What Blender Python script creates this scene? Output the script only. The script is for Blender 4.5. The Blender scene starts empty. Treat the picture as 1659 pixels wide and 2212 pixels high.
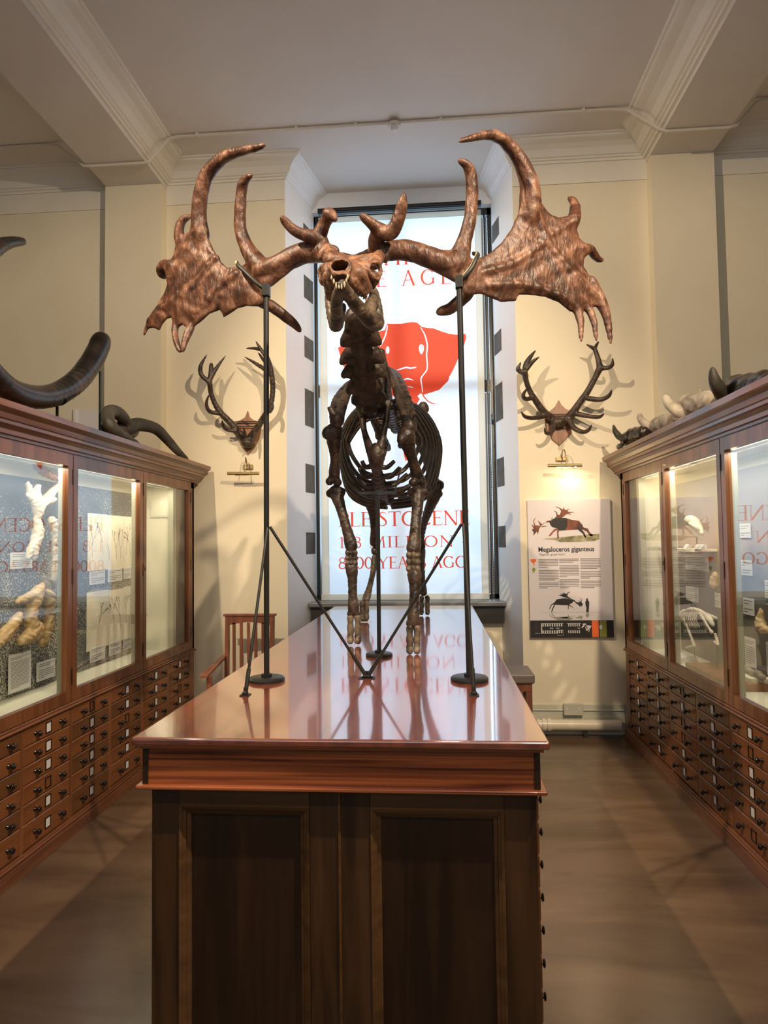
import bpy, bmesh, math, random
import numpy as np
from mathutils import Vector, Matrix
from mathutils.geometry import tessellate_polygon
S = bpy.context.scene
C = S.collection
PI = math.pi
# ------------------------------------------------------------------ camera
F_PX, CX, CY = 1420.0, 829.5, 1106.0
EYE = Vector((0, 0, 1.65))
YAW, PITCH, ROLL = 0.07767, 0.04472, -0.0139
fw = Vector((-math.sin(YAW) * math.cos(PITCH), math.cos(YAW) * math.cos(PITCH), math.sin(PITCH)))
r0 = Vector((math.cos(YAW), math.sin(YAW), 0)); u0 = r0.cross(fw)
rt = r0 * math.cos(ROLL) + u0 * math.sin(ROLL); up = rt.cross(fw)
cam_d = bpy.data.cameras.new('camera'); cam = bpy.data.objects.new('camera', cam_d); C.objects.link(cam)
cam.matrix_world = Matrix(((rt.x, up.x, -fw.x, EYE.x), (rt.y, up.y, -fw.y, EYE.y), (rt.z, up.z, -fw.z, EYE.z), (0, 0, 0, 1)))
cam_d.sensor_fit = 'VERTICAL'; cam_d.sensor_height = 24.0; cam_d.lens = F_PX / 2212 * 24.0
cam_d.clip_start = 0.05; cam_d.clip_end = 200
S.camera = cam
# ------------------------------------------------------------------ world, exposure, lights
S.view_settings.view_transform = 'Standard'; S.view_settings.look = 'None'
S.view_settings.gamma = 1; S.view_settings.use_curve_mapping = False
S.view_settings.exposure = 0.0
w = bpy.data.worlds.new('hall_light'); S.world = w; w.use_nodes = True
w.node_tree.nodes['Background'].inputs[0].default_value = (1.0, 0.90, 0.80, 1)
w.node_tree.nodes['Background'].inputs[1].default_value = 0.19
def area(name, loc, target, sx, sy, power, col, spread=180):
    l = bpy.data.lights.new(name, 'AREA'); l.shape = 'RECTANGLE'; l.size = sx; l.size_y = sy
    l.energy = power; l.color = col; l.spread = math.radians(spread)
    o = bpy.data.objects.new(name, l); C.objects.link(o); o.location = loc
    o.rotation_euler = (Vector(target) - Vector(loc)).to_track_quat('-Z', 'Y').to_euler(); return o
def spot(name, loc, target, power, col, angle=70, blend=.4, rad=.03):
    l = bpy.data.lights.new(name, 'SPOT'); l.energy = power; l.color = col
    l.spot_size = math.radians(angle); l.spot_blend = blend; l.shadow_soft_size = rad
    o = bpy.data.objects.new(name, l); C.objects.link(o); o.location = loc
    o.rotation_euler = (Vector(target) - Vector(loc)).to_track_quat('-Z', 'Y').to_euler(); return o
WARM = (1.0, 0.77, 0.53)
area('daylight_window', (-.28, 8.0, 3.6), (-.28, 6.3, 3.1), 3.0, 4.6, 215, (.56, .80, 1.0))
spot('ceiling_spot_right', (1.5, .9, 4.3), (-1.1, 4.6, 1.7), 720, WARM, 84, .5, .035)
spot('ceiling_spot_left', (-2.1, 1.2, 4.75), (.9, 4.9, 1.7), 720, WARM, 80, .5, .035)
spot('ceiling_spot_centre', (.1, 1.3, 5.0), (-.2, 3.4, 2.2), 90, WARM, 80, .7, .08)
spot('ceiling_spot_aisle', (.9, -1.0, 4.6), (-1.6, 2.4, 0), 230, WARM, 60, .5, .05)
area('added_ceiling_fill', (-.2, -3.6, 3.6), (-.2, 3.0, 5.2), 5.0, 2.0, 30, (.86, .92, 1.0), 110)  # added unseen fill, aimed up to brighten the ceiling; stands for no known window
# ------------------------------------------------------------------ helpers
def at(px, py, X=None, Y=None, Z=None):
    d = fw + rt * ((px - CX) / F_PX) - up * ((py - CY) / F_PX)
    if X is not None: t = X / d.x
    elif Y is not None: t = Y / d.y
    else: t = (Z - EYE.z) / d.z
    return EYE + d * t
def wloc(o):
    v = Vector((0, 0, 0))
    while o is not None: v += o.location; o = o.parent
    return v
def tag(o, label=None, cat=None, group=None, kind=None):
    if label: o['label'] = label
    if cat: o['category'] = cat
    if group: o['group'] = group
    if kind: o['kind'] = kind
    return o
def thing(name, label, cat, loc=(0, 0, 0), group=None):
    o = bpy.data.objects.new(name, None); C.objects.link(o); o.location = loc; o.empty_display_size = .05
    return tag(o, label, cat, group)
def link(name, me, mat, parent=None, smooth=False, shift=True, loc=None):
    if mat is not None: me.materials.append(mat)
    if smooth: me.polygons.foreach_set('use_smooth', [True] * len(me.polygons))
    o = bpy.data.objects.new(name, me); C.objects.link(o)
    if parent is not None:
        o.parent = parent
        if shift: me.transform(Matrix.Translation(-wloc(parent)))
    elif loc is not None:
        me.transform(Matrix.Translation(-Vector(loc))); o.location = loc
    return o
def catmull(pts, n=5):
    pts = [np.array(p, float) for p in pts]
    if len(pts) < 3:
        return [pts[0] + (pts[-1] - pts[0]) * i / n for i in range(n + 1)]
    P_ = [2 * pts[0] - pts[1]] + pts + [2 * pts[-1] - pts[-2]]
    out = []
    for i in range(1, len(P_) - 2):
        a, b, c, d = P_[i - 1:i + 3]
        for k in range(n):
            t = k / n
            out.append(.5 * ((2 * b) + (c - a) * t + (2 * a - 5 * b + 4 * c - d) * t * t + (3 * b - a - 3 * c + d) * t ** 3))
    out.append(pts[-1]); return out
class MB:
    def __init__(s): s.v = []; s.f = []; s.ms = []
    def add(s, vs, fs):
        n = len(s.v); s.v += [tuple(p) for p in vs]; s.f += [tuple(i + n for i in f) for f in fs]; return s
    def box(s, x0, x1, y0, y1, z0, z1):
        x0, x1 = sorted((x0, x1)); y0, y1 = sorted((y0, y1)); z0, z1 = sorted((z0, z1))
        return s.add([(x, y, z) for x in (x0, x1) for y in (y0, y1) for z in (z0, z1)],
                     [(0, 1, 3, 2), (4, 6, 7, 5), (0, 4, 5, 1), (2, 3, 7, 6), (0, 2, 6, 4), (1, 5, 7, 3)])
    def hexa(s, a, b):   # two quads joined
        return s.add(list(a) + list(b), [(0, 1, 2, 3), (7, 6, 5, 4), (0, 4, 5, 1), (1, 5, 6, 2), (2, 6, 7, 3), (3, 7, 4, 0)])
    def prism(s, poly, fn, a, b):  # poly list of 2d, fn(u,v,t)->3d
        n = len(poly); vs = [fn(u, v, a) for u, v in poly] + [fn(u, v, b) for u, v in poly]
        tri = tessellate_polygon([[Vector((u, v, 0)) for u, v in poly]])
        fs = [tuple(t) for t in tri] + [tuple(i + n for i in reversed(t)) for t in tri]
        fs += [(i, (i + 1) % n, n + (i + 1) % n, n + i) for i in range(n)]
        return s.add(vs, fs)
    def flat(s, poly, fn):
        tri = tessellate_polygon([[Vector((u, v, 0)) for u, v in poly]])
        return s.add([fn(u, v) for u, v in poly], [tuple(t) for t in tri])
    def tube(s, pts, rad, n=8, sub=1, flat=None, cap=True):
        if not hasattr(rad, '__len__'): rad = [rad] * len(pts)
        if sub > 1:
            q = catmull([list(p) + [r] for p, r in zip(pts, rad)], sub); pts = [a[:3] for a in q]; rad = [max(a[3], 1e-4) for a in q]
        pts = [Vector(p) for p in pts]; m = len(pts)
        tan = [(pts[min(i + 1, m - 1)] - pts[max(i - 1, 0)]).normalized() for i in range(m)]
        ref = Vector(flat[0]) if flat else (Vector((0, 0, 1)) if abs(tan[0].z) < .9 else Vector((1, 0, 0)))
        fl = flat[1] if flat else 1.0
        vs = []; prev = None
        for i in range(m):
            if flat or prev is None: a = (ref - tan[i] * ref.dot(tan[i])).normalized()
            else: a = (prev - tan[i] * prev.dot(tan[i])).normalized()
            prev = a; b = tan[i].cross(a)
            for k in range(n):
                t = 2 * PI * k / n
                vs.append(pts[i] + (a * math.cos(t) * fl + b * math.sin(t)) * rad[i])
        fs = [(i * n + k, i * n + (k + 1) % n, (i + 1) * n + (k + 1) % n, (i + 1) * n + k) for i in range(m - 1) for k in range(n)]
        if cap: fs += [tuple(reversed(range(n))), tuple((m - 1) * n + k for k in range(n))]
        return s.add(vs, fs)
    def lathe(s, prof, org, ax='z', n=16):   # prof [(r,h)]
        org = Vector(org); m = len(prof); vs = []
        for r, h in prof:
            for k in range(n):
                c, d = math.cos(2 * PI * k / n) * r, math.sin(2 * PI * k / n) * r
                vs.append(org + (Vector((c, d, h)) if ax == 'z' else Vector((h, c, d)) if ax == 'x' else Vector((d, h, c))))
        fs = [(i * n + k, i * n + (k + 1) % n, (i + 1) * n + (k + 1) % n, (i + 1) * n + k) for i in range(m - 1) for k in range(n)]
        fs += [tuple(reversed(range(n))), tuple((m - 1) * n + k for k in range(n))]
        return s.add(vs, fs)
    def mesh(s, name):
        me = bpy.data.meshes.new(name); me.from_pydata(s.v, [], s.f); me.validate()
        bm = bmesh.new(); bm.from_mesh(me); bmesh.ops.recalc_face_normals(bm, faces=bm.faces); bm.to_mesh(me); bm.free()
        return me
    def build(s, name, mat, parent=None, bevel=0, smooth=False, loc=None, shift=True, seg=2):
        o = link(name, s.mesh(name), mat, parent, smooth or bevel > 0, shift, loc)
        if bevel > 0:
            b = o.modifiers.new('bevel', 'BEVEL'); b.width = bevel; b.segments = seg; b.limit_method = 'ANGLE'; b.angle_limit = .6
            b.harden_normals = True
        if smooth and bevel == 0:
            try: o.data.set_sharp_from_angle(angle=math.radians(50))
            except Exception: pass
        return o
def struct(name, mb, mat, **k): return tag(mb.build(name, mat, **k), kind='structure')
# signed distance modelling: smooth unions of tapered capsules, ellipsoids and plates, meshed with surface nets
def smin(a, b, k):
    h = np.clip(.5 + .5 * (b - a) / k, 0, 1); return b + (a - b) * h - k * h * (1 - h)
class SDF:
    rough = 0
    def __init__(s, vox=.006, k=.01): s.p = []; s.vox = vox; s.k = k
    def cap(s, a, b, ra, rb, k=None): s.p.append(('c', np.array(a, float), np.array(b, float), ra, rb, k or s.k)); return s
    def chain(s, pts, rad, k=None, sub=4):
        q = catmull([list(p) + [r] for p, r in zip(pts, rad)], sub)
        for a, b in zip(q[:-1], q[1:]): s.cap(a[:3], b[:3], max(a[3], .002), max(b[3], .002), k)
        return s
    def ell(s, c, r, k=None, rot=None): s.p.append(('e', np.array(c, float), np.array(r, float), rot, None, k or s.k)); return s
    def cut(s, c, r, rot=None, k=.004): s.p.append(('x', np.array(c, float), np.array(r, float), rot, None, k)); return s
    def sheet(s, poly, g, t, k=.02): s.p.append(('s', np.array(poly, float), g, t, None, k)); return s
    def mesh(s, name, noise=None):
        lo = np.full(3, 1e9); hi = np.full(3, -1e9); bb = []
        for p in s.p:
            if p[0] == 'c': l = np.minimum(p[1] - p[3], p[2] - p[4]); h = np.maximum(p[1] + p[3], p[2] + p[4])
            elif p[0] in 'ex':
                R = max(p[2]) if p[3] is not None else p[2]; l = p[1] - R; h = p[1] + R
            else:
                ys = p[2](p[1][:, 0], p[1][:, 1]); l = np.array([p[1][:, 0].min(), ys.min() - .06, p[1][:, 1].min()]); h = np.array([p[1][:, 0].max(), ys.max() + .06, p[1][:, 1].max()])
            bb.append((l - p[5] - 2 * s.vox, h + p[5] + 2 * s.vox))
            if p[0] != 'x': lo = np.minimum(lo, l); hi = np.maximum(hi, h)
        lo -= 3 * s.vox; hi += 3 * s.vox; v = s.vox
        n = np.ceil((hi - lo) / v).astype(int) + 1
        ax = [(lo[i] + v * np.arange(n[i])).astype(np.float32) for i in range(3)]
        Fd = np.full(n, .5, np.float32)
        for p, (l, h) in zip(s.p, bb):
            i0 = np.clip(((l - lo) / v).astype(int), 0, n - 1); i1 = np.clip(((h - lo) / v).astype(int) + 2, 1, n)
            sl = tuple(slice(a, b) for a, b in zip(i0, i1))
            x = ax[0][sl[0]][:, None, None]; y = ax[1][sl[1]][None, :, None]; z = ax[2][sl[2]][None, None, :]
            if min(len(ax[0][sl[0]]), len(ax[1][sl[1]]), len(ax[2][sl[2]])) == 0: continue
            if p[0] == 'c':
                a, b = p[1], p[2]; d = b - a; L = max(float(d @ d), 1e-9)
                t = np.clip(((x - a[0]) * d[0] + (y - a[1]) * d[1] + (z - a[2]) * d[2]) / L, 0, 1)
                q = np.sqrt((x - a[0] - d[0] * t) ** 2 + (y - a[1] - d[1] * t) ** 2 + (z - a[2] - d[2] * t) ** 2) - (p[3] + (p[4] - p[3]) * t)
            elif p[0] in 'ex':
                X, Y_, Z = x - p[1][0], y - p[1][1], z - p[1][2]
                if p[3] is not None:
                    Rm = np.array(p[3].transposed()); X, Y_, Z = [Rm[i][0] * X + Rm[i][1] * Y_ + Rm[i][2] * Z for i in range(3)]
                r = p[2]; q = (np.sqrt((X / r[0]) ** 2 + (Y_ / r[1]) ** 2 + (Z / r[2]) ** 2) - 1) * min(r)
            else:
                U = ax[0][sl[0]][:, None]; W = ax[2][sl[2]][None, :]; P2 = p[1]; m = len(P2)
                dd = np.full((U.shape[0], W.shape[1]), 1e9); ins = np.zeros(dd.shape, bool)
                for i in range(m):
                    a = P2[i]; b = P2[(i + 1) % m]; e = b - a; L = max(e @ e, 1e-12)
                    t = np.clip(((U - a[0]) * e[0] + (W - a[1]) * e[1]) / L, 0, 1)
                    dd = np.minimum(dd, (U - a[0] - e[0] * t) ** 2 + (W - a[1] - e[1] * t) ** 2)
                    if a[1] != b[1]: ins ^= ((a[1] > W) != (b[1] > W)) & (U < (b[0] - a[0]) * (W - a[1]) / (b[1] - a[1]) + a[0])
                dd = np.sqrt(dd); d2 = np.where(ins, -dd, dd)
                t0 = p[3](U + 0 * W, W + 0 * U, dd)[:, None, :] if callable(p[3]) else p[3]
                G = p[2](U + 0 * W, W + 0 * U)[:, None, :]
                q = np.sqrt(np.maximum(d2[:, None, :] + t0, 0) ** 2 + (y - G) ** 2) - t0
            q = q.astype(np.float32)
            if p[0] == 'x': Fd[sl] = -smin(-Fd[sl], q, p[5])
            else: Fd[sl] = smin(Fd[sl], q, p[5])
        ins = Fd < 0
        cs = [(i, j, k) for i in (0, 1) for j in (0, 1) for k in (0, 1)]
        g = lambda A, c: A[c[0]:A.shape[0] - 1 + c[0], c[1]:A.shape[1] - 1 + c[1], c[2]:A.shape[2] - 1 + c[2]]
        cnt = sum(g(ins, c).astype(np.int8) for c in cs)
        act = np.argwhere((cnt > 0) & (cnt < 8))
        idx = np.full(cnt.shape, -1, np.int64); idx[act[:, 0], act[:, 1], act[:, 2]] = np.arange(len(act))
        val = {c: Fd[act[:, 0] + c[0], act[:, 1] + c[1], act[:, 2] + c[2]] for c in cs}
        pos = np.zeros((len(act), 3)); num = np.zeros(len(act))
        for c in cs:
            for a in range(3):
                if c[a] == 0:
                    e = list(c); e[a] = 1; e = tuple(e); v0, v1 = val[c], val[e]; mk = (v0 < 0) != (v1 < 0)
                    t = np.where(mk, v0 / np.where(mk, v0 - v1, 1), 0)
                    q = np.array(c, float)[None, :].repeat(len(act), 0); q[:, a] = t
                    pos += q * mk[:, None]; num += mk
        vs = lo + (act + pos / num[:, None]) * v
        faces = []
        for a in range(3):
            b, c = (a + 1) % 3, (a + 2) % 3
            s0 = [slice(None)] * 3; s1 = [slice(None)] * 3; s0[a] = slice(0, -1); s1[a] = slice(1, None)
            e = np.argwhere(ins[tuple(s0)] != ins[tuple(s1)])
            sg = ins[tuple(s0)][e[:, 0], e[:, 1], e[:, 2]]
            ok = (e[:, b] > 0) & (e[:, c] > 0) & (e[:, b] < n[b] - 1) & (e[:, c] < n[c] - 1); e = e[ok]; sg = sg[ok]
            eb = np.zeros(3, int); eb[b] = 1; ec = np.zeros(3, int); ec[c] = 1
            q = np.stack([idx[tuple(t.T)] for t in (e - eb - ec, e - ec, e, e - eb)], 1)
            q[~sg] = q[~sg][:, ::-1]; faces.append(q)
        fs = np.concatenate(faces)
        if noise is None and s.rough: a_ = s.rough; noise = lambda v: v + a_ * np.stack([np.sin(v[:, 2] * 130 + 5 * np.sin(v[:, 1] * 61)) + .6 * np.sin(v[:, 2] * 290 + 4 * np.sin(v[:, 0] * 170)), np.sin(v[:, 0] * 150 + 4 * np.sin(v[:, 2] * 70)) + .6 * np.sin(v[:, 1] * 270 + 5 * np.sin(v[:, 2] * 150)), np.sin(v[:, 0] * 140 + 5 * np.sin(v[:, 1] * 66)) + .6 * np.sin(v[:, 0] * 310 + 4 * np.sin(v[:, 2] * 140))], 1)
        if noise: vs = noise(vs)
        me = bpy.data.meshes.new(name); me.from_pydata(vs.tolist(), [], fs.tolist()); return me
    def build(s, name, mat, parent=None, loc=None, noise=None):
        return link(name, s.mesh(name, noise), mat, parent, True, True, loc)
# ------------------------------------------------------------------ materials
def nodes(name):
    m = bpy.data.materials.new(name); m.use_nodes = True; nt = m.node_tree; return m, nt, nt.nodes['Principled BSDF']
def plain(name, col, rough=.5, metal=0, coat=0, spec=.5):
    m, nt, b = nodes(name); b.inputs['Base Color'].default_value = (*col, 1); b.inputs['Roughness'].default_value = rough
    b.inputs['Metallic'].default_value = metal; b.inputs['Coat Weight'].default_value = coat; b.inputs['Specular IOR Level'].default_value = spec
    return m
def noisy(name, c1, c2, scale=(5, 5, 5), rough=.5, bump=0, detail=5, coat=0, spec=.5, c3=None, lo=.35, hi=.65, dist=.6, bscale=None, nscale=1.0):
    m, nt, b = nodes(name); N = nt.nodes.new; L = nt.links.new
    tc = N('ShaderNodeTexCoord'); mp = N('ShaderNodeMapping'); mp.inputs['Scale'].default_value = scale
    L(tc.outputs['Object'], mp.inputs['Vector'])
    n = N('ShaderNodeTexNoise'); n.inputs['Scale'].default_value = nscale; n.inputs['Detail'].default_value = detail; n.inputs['Distortion'].default_value = dist
    L(mp.outputs[0], n.inputs['Vector'])
    r = N('ShaderNodeValToRGB'); r.color_ramp.elements[0].position = lo; r.color_ramp.elements[1].position = hi
    r.color_ramp.elements[0].color = (*c1, 1); r.color_ramp.elements[1].color = (*c2, 1)
    if c3: e = r.color_ramp.elements.new((lo + hi) / 2); e.color = (*c3, 1)
    L(n.outputs[0], r.inputs[0]); L(r.outputs[0], b.inputs['Base Color'])
    b.inputs['Roughness'].default_value = rough; b.inputs['Coat Weight'].default_value = coat; b.inputs['Coat Roughness'].default_value = .06
    b.inputs['Specular IOR Level'].default_value = spec
    if bump:
        bp = N('ShaderNodeBump'); bp.inputs['Strength'].default_value = bump; bp.inputs['Distance'].default_value = .006
        if bscale:
            mp2 = N('ShaderNodeMapping'); mp2.inputs['Scale'].default_value = bscale; L(tc.outputs['Object'], mp2.inputs['Vector'])
            n2 = N('ShaderNodeTexNoise'); n2.inputs['Scale'].default_value = 1; n2.inputs['Detail'].default_value = 4; L(mp2.outputs[0], n2.inputs['Vector']); L(n2.outputs[0], bp.inputs['Height'])
        else: L(n.outputs[0], bp.inputs['Height'])
        L(bp.outputs[0], b.inputs['Normal'])
    return m
def glow(name, col, st):
    m, nt, b = nodes(name); b.inputs['Emission Color'].default_value = (*col, 1); b.inputs['Emission Strength'].default_value = st; return m
def pane(name, tint=(1, 1, 1), ior=1.5):
    m, nt, b = nodes(name); nt.nodes.remove(b); N = nt.nodes.new; L = nt.links.new; out = nt.nodes['Material Output']
    t = N('ShaderNodeBsdfTransparent'); t.inputs[0].default_value = (*tint, 1)
    g = N('ShaderNodeBsdfGlossy'); g.inputs['Roughness'].default_value = 0.0
    f = N('ShaderNodeFresnel'); mx = N('ShaderNodeMixShader')
    ge = N('ShaderNodeNewGeometry'); mr = N('ShaderNodeMapRange'); L(ge.outputs['Backfacing'], mr.inputs['Value'])
    mr.inputs['To Min'].default_value = ior; mr.inputs['To Max'].default_value = 1 / ior; L(mr.outputs[0], f.inputs[0])
    L(f.outputs[0], mx.inputs[0]); L(t.outputs[0], mx.inputs[1]); L(g.outputs[0], mx.inputs[2]); L(mx.outputs[0], out.inputs[0]); return m
def cloth(name, col, tr=.75):
    m, nt, b = nodes(name); nt.nodes.remove(b); N = nt.nodes.new; L = nt.links.new; out = nt.nodes['Material Output']
    t = N('ShaderNodeBsdfTranslucent'); t.inputs[0].default_value = (*col, 1); d = N('ShaderNodeBsdfDiffuse'); d.inputs[0].default_value = (*col, 1)
    mx = N('ShaderNodeMixShader'); mx.inputs[0].default_value = 1 - tr
    L(t.outputs[0], mx.inputs[1]); L(d.outputs[0], mx.inputs[2]); L(mx.outputs[0], out.inputs[0]); return m
M = {}
M['wall'] = noisy('cream_paint', (.74, .675, .505), (.78, .715, .55), (1.2, 1.2, 1.2), .7, bump=.02)
M['frieze'] = noisy('pale_frieze_paint', (.74, .70, .60), (.78, .74, .64), (2, 2, 2), .7)
M['ceiling'] = noisy('ceiling_paint', (.69, .66, .62), (.73, .70, .66), (1, 1, 1), .8)
M['cornice'] = noisy('cornice_paint', (.74, .71, .63), (.78, .75, .67), (2, 2, 2), .6)
M['reveal'] = noisy('white_paint', (.80, .80, .80), (.84, .84, .84), (1.5, 1.5, 1.5), .55)
M['floor'] = noisy('brown_vinyl_floor', (.088, .054, .031), (.165, .106, .064), (1.3, 4.5, 1), .24, bump=.12, detail=8, lo=.3, hi=.7, bscale=(6, 25, 6))
M['skirt'] = plain('grey_green_gloss', (.55, .55, .45), .35)
M['pipe'] = plain('cream_gloss', (.72, .66, .52), .3)
M['conduit'] = plain('conduit_white', (.68, .63, .54), .5)
M['dark'] = plain('black_stone', (.035, .033, .03), .35)
M['patch'] = noisy('dark_brown_patch', (.10, .095, .09), (.15, .145, .13), (8, 8, 8), .8, spec=.1)
M['sill'] = plain('grey_sill', (.16, .17, .18), .3)
M['top'] = noisy('mahogany_top', (.11, .020, .008), (.22, .050, .018), (22, 1.1, 22), .22, bump=.02, detail=6, coat=1.0, spec=1.0, bscale=(50, 12, 50))
M['top'].node_tree.nodes['Principled BSDF'].inputs['Coat IOR'].default_value = 3.0
M['apron'] = noisy('mahogany_apron', (.08, .018, .007), (.40, .12, .042), (1.1, 1.0, 55), .3, detail=6, coat=.2)
M['oak'] = noisy('dark_walnut', (.014, .0065, .0025), (.038, .017, .006), (16, 16, 1.1), .42, detail=7, bump=.03)
M['oaks'] = noisy('walnut_stile', (.028, .013, .005), (.075, .036, .014), (18, 18, 1.3), .42, detail=7, bump=.03)
M['oakh'] = noisy('lit_walnut_rail', (.07, .034, .013), (.12, .06, .023), (1.0, 14, 22), .42, detail=7, bump=.03)  # paler walnut, its colour raised further for light caught on moulding top edges
M['case'] = noisy('case_mahogany', (.13, .045, .017), (.24, .095, .038), (14, 14, 1.6), .33, detail=6, coat=.15, bump=.02)
M['caseh'] = noisy('case_mahogany_rail', (.13, .045, .018), (.23, .09, .038), (14, 1.4, 20), .3, detail=6, coat=.25, bump=.02)
M['drawer'] = noisy('drawer_mahogany', (.14, .046, .014), (.27, .105, .035), (14, 1.8, 18), .4, detail=6, coat=.1)
M['drawerd'] = noisy('drawer_darker', (.09, .036, .012), (.18, .075, .026), (14, 1.8, 18), .4, detail=6, coat=.1)
M['knob'] = plain('black_turned_knob', (.012, .009, .008), .22)
M['black'] = plain('black_metal', (.010, .010, .010), .42, spec=.35)
M['brass'] = plain('antique_brass', (.42, .31, .15), .35, .9)
M['dbrass'] = plain('dark_hinge', (.05, .035, .02), .4, .6)
M['card'] = plain('white_card', (.74, .72, .72), .6)
M['paper'] = noisy('herbarium_paper', (.88, .78, .62), (.92, .84, .70), (3, 3, 3), .7)
M['ink'] = plain('dark_ink', (.03, .03, .035), .6)
M['lineink'] = plain('grey_print', (.16, .15, .16), .7)
M['plant'] = plain('pressed_plant', (.10, .075, .04), .8)
M['post'] = plain('green_grey_lining', (.36, .37, .28), .7)
M['inner'] = noisy('case_lining', (.70, .68, .55), (.74, .72, .60), (2, 2, 2), .7)
M['antler'] = noisy('brown_antler', (.022, .009, .005), (.24, .125, .075), (6, 6, 6), .45, bump=1.0, detail=11, c3=(.088, .034, .017), lo=.30, hi=.72, dist=2.8, bscale=(60, 60, 26))
M['bone'] = noisy('dark_bone', (.006, .004, .003), (.07, .042, .028), (11, 11, 11), .45, bump=.9, detail=9, lo=.32, hi=.75, dist=1.2)
M['skull'] = noisy('brown_skull', (.045, .022, .013), (.30, .17, .105), (16, 16, 16), .5, bump=.9, detail=10, c3=(.16, .072, .038), lo=.30, hi=.72, dist=1.2)
M['jaw'] = noisy('grey_brown_jaw', (.022, .016, .011), (.15, .11, .075), (18, 18, 18), .45, bump=.8, detail=9)
M['tooth'] = plain('ivory_tooth', (.40, .33, .22), .45)
M['smallant'] = noisy('black_antler', (.022, .015, .011), (.075, .05, .034), (25, 25, 25), .45, bump=.4, detail=6)
M['tusk'] = noisy('black_tusk', (.008, .006, .005), (.055, .036, .028), (8, 8, 8), .3, bump=.3, detail=7, lo=.45, hi=.8)
M['horn'] = noisy('dark_horn', (.020, .018, .012), (.055, .050, .034), (9, 9, 9), .6, bump=.3)
M['palebone'] = noisy('pale_grey_bone', (.24, .21, .16), (.46, .41, .33), (10, 10, 10), .7, bump=.4)
M['whitebone'] = noisy('white_bone', (.72, .62, .48), (.85, .78, .66), (10, 10, 10), .6, bump=.4)
M['tanbone'] = noisy('tan_bone', (.42, .27, .12), (.70, .52, .30), (12, 12, 12), .6, bump=.5, detail=8)
M['shield'] = noisy('oak_shield', (.20, .085, .035), (.33, .15, .065), (18, 18, 2), .4)
M['chair'] = noisy('red_brown_chair', (.15, .05, .025), (.25, .09, .05), (16, 16, 2), .35, coat=.2)
M['cushion'] = plain('grey_leather', (.16, .13, .115), .45)
M['blind'] = cloth('blind_fabric', (.90, .93, .97))
M['hem'] = cloth('blind_hem', (.80, .79, .74), .5)
M['red'] = cloth('orange_print', (.90, .12, .05), .85)
M['glass'] = pane('case_glass', (.95, .975, .96), 2.1)
M['wglass'] = pane('window_glass', (.98, .99, 1), 1.45)
M['strap'] = plain('black_strap', (.02, .022, .02), .5)
M['pad'] = plain('tan_felt', (.55, .42, .25), .8)
M['poster'] = plain('poster_board', (.66, .62, .64), .5)
M['pblack'] = plain('poster_black', (.02, .018, .018), .5)
M['porange'] = plain('poster_orange', (.72, .13, .03), .5)
M['pgreen'] = plain('poster_green', (.25, .27, .05), .5)
M['pbrown'] = noisy('poster_brown', (.03, .016, .012), (.30, .085, .035), (8, 8, 5), .5)
M['pgrass'] = noisy('poster_grass', (.14, .13, .05), (.42, .38, .25), (20, 20, 40), .5)
def mural():
    m, nt, b = nodes('frosty_mural'); N = nt.nodes.new; L = nt.links.new; tc = N('ShaderNodeTexCoord')
    a = N('ShaderNodeTexNoise'); a.inputs['Scale'].default_value = 3.2; a.inputs['Detail'].default_value = 3
    v = N('ShaderNodeTexNoise'); v.inputs['Scale'].default_value = 95; v.inputs['Detail'].default_value = 3
    for q in (a, v): L(tc.outputs['Object'], q.inputs['Vector'])
    sp = N('ShaderNodeSeparateXYZ'); L(tc.outputs['Object'], sp.inputs[0])
    mr = N('ShaderNodeMapRange'); mr.inputs['From Min'].default_value = 2.1; mr.inputs['From Max'].default_value = .8; L(sp.outputs['Z'], mr.inputs['Value'])
    ad = N('ShaderNodeMath'); ad.operation = 'MULTIPLY_ADD'; ad.inputs[1].default_value = .16; L(mr.outputs[0], ad.inputs[0])
    m1 = N('ShaderNodeMath'); m1.operation = 'MULTIPLY_ADD'; m1.inputs[1].default_value = .5; L(a.outputs[0], m1.inputs[0])
    L(m1.outputs[0], ad.inputs[2]); m1.inputs[2].default_value = 0
    s2 = N('ShaderNodeMath'); s2.operation = 'ADD'; L(ad.outputs[0], s2.inputs[0]); L(v.outputs[0], s2.inputs[1])
    r = N('ShaderNodeValToRGB'); r.color_ramp.elements[0].position = .86; r.color_ramp.elements[1].position = .98
    r.color_ramp.elements[0].color = (.055, .065, .085, 1); r.color_ramp.elements[1].color = (.62, .58, .47, 1)
    L(s2.outputs[0], r.inputs[0]); L(r.outputs[0], b.inputs['Base Color']); b.inputs['Roughness'].default_value = .6; return m
M['mural'] = mural()
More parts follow.
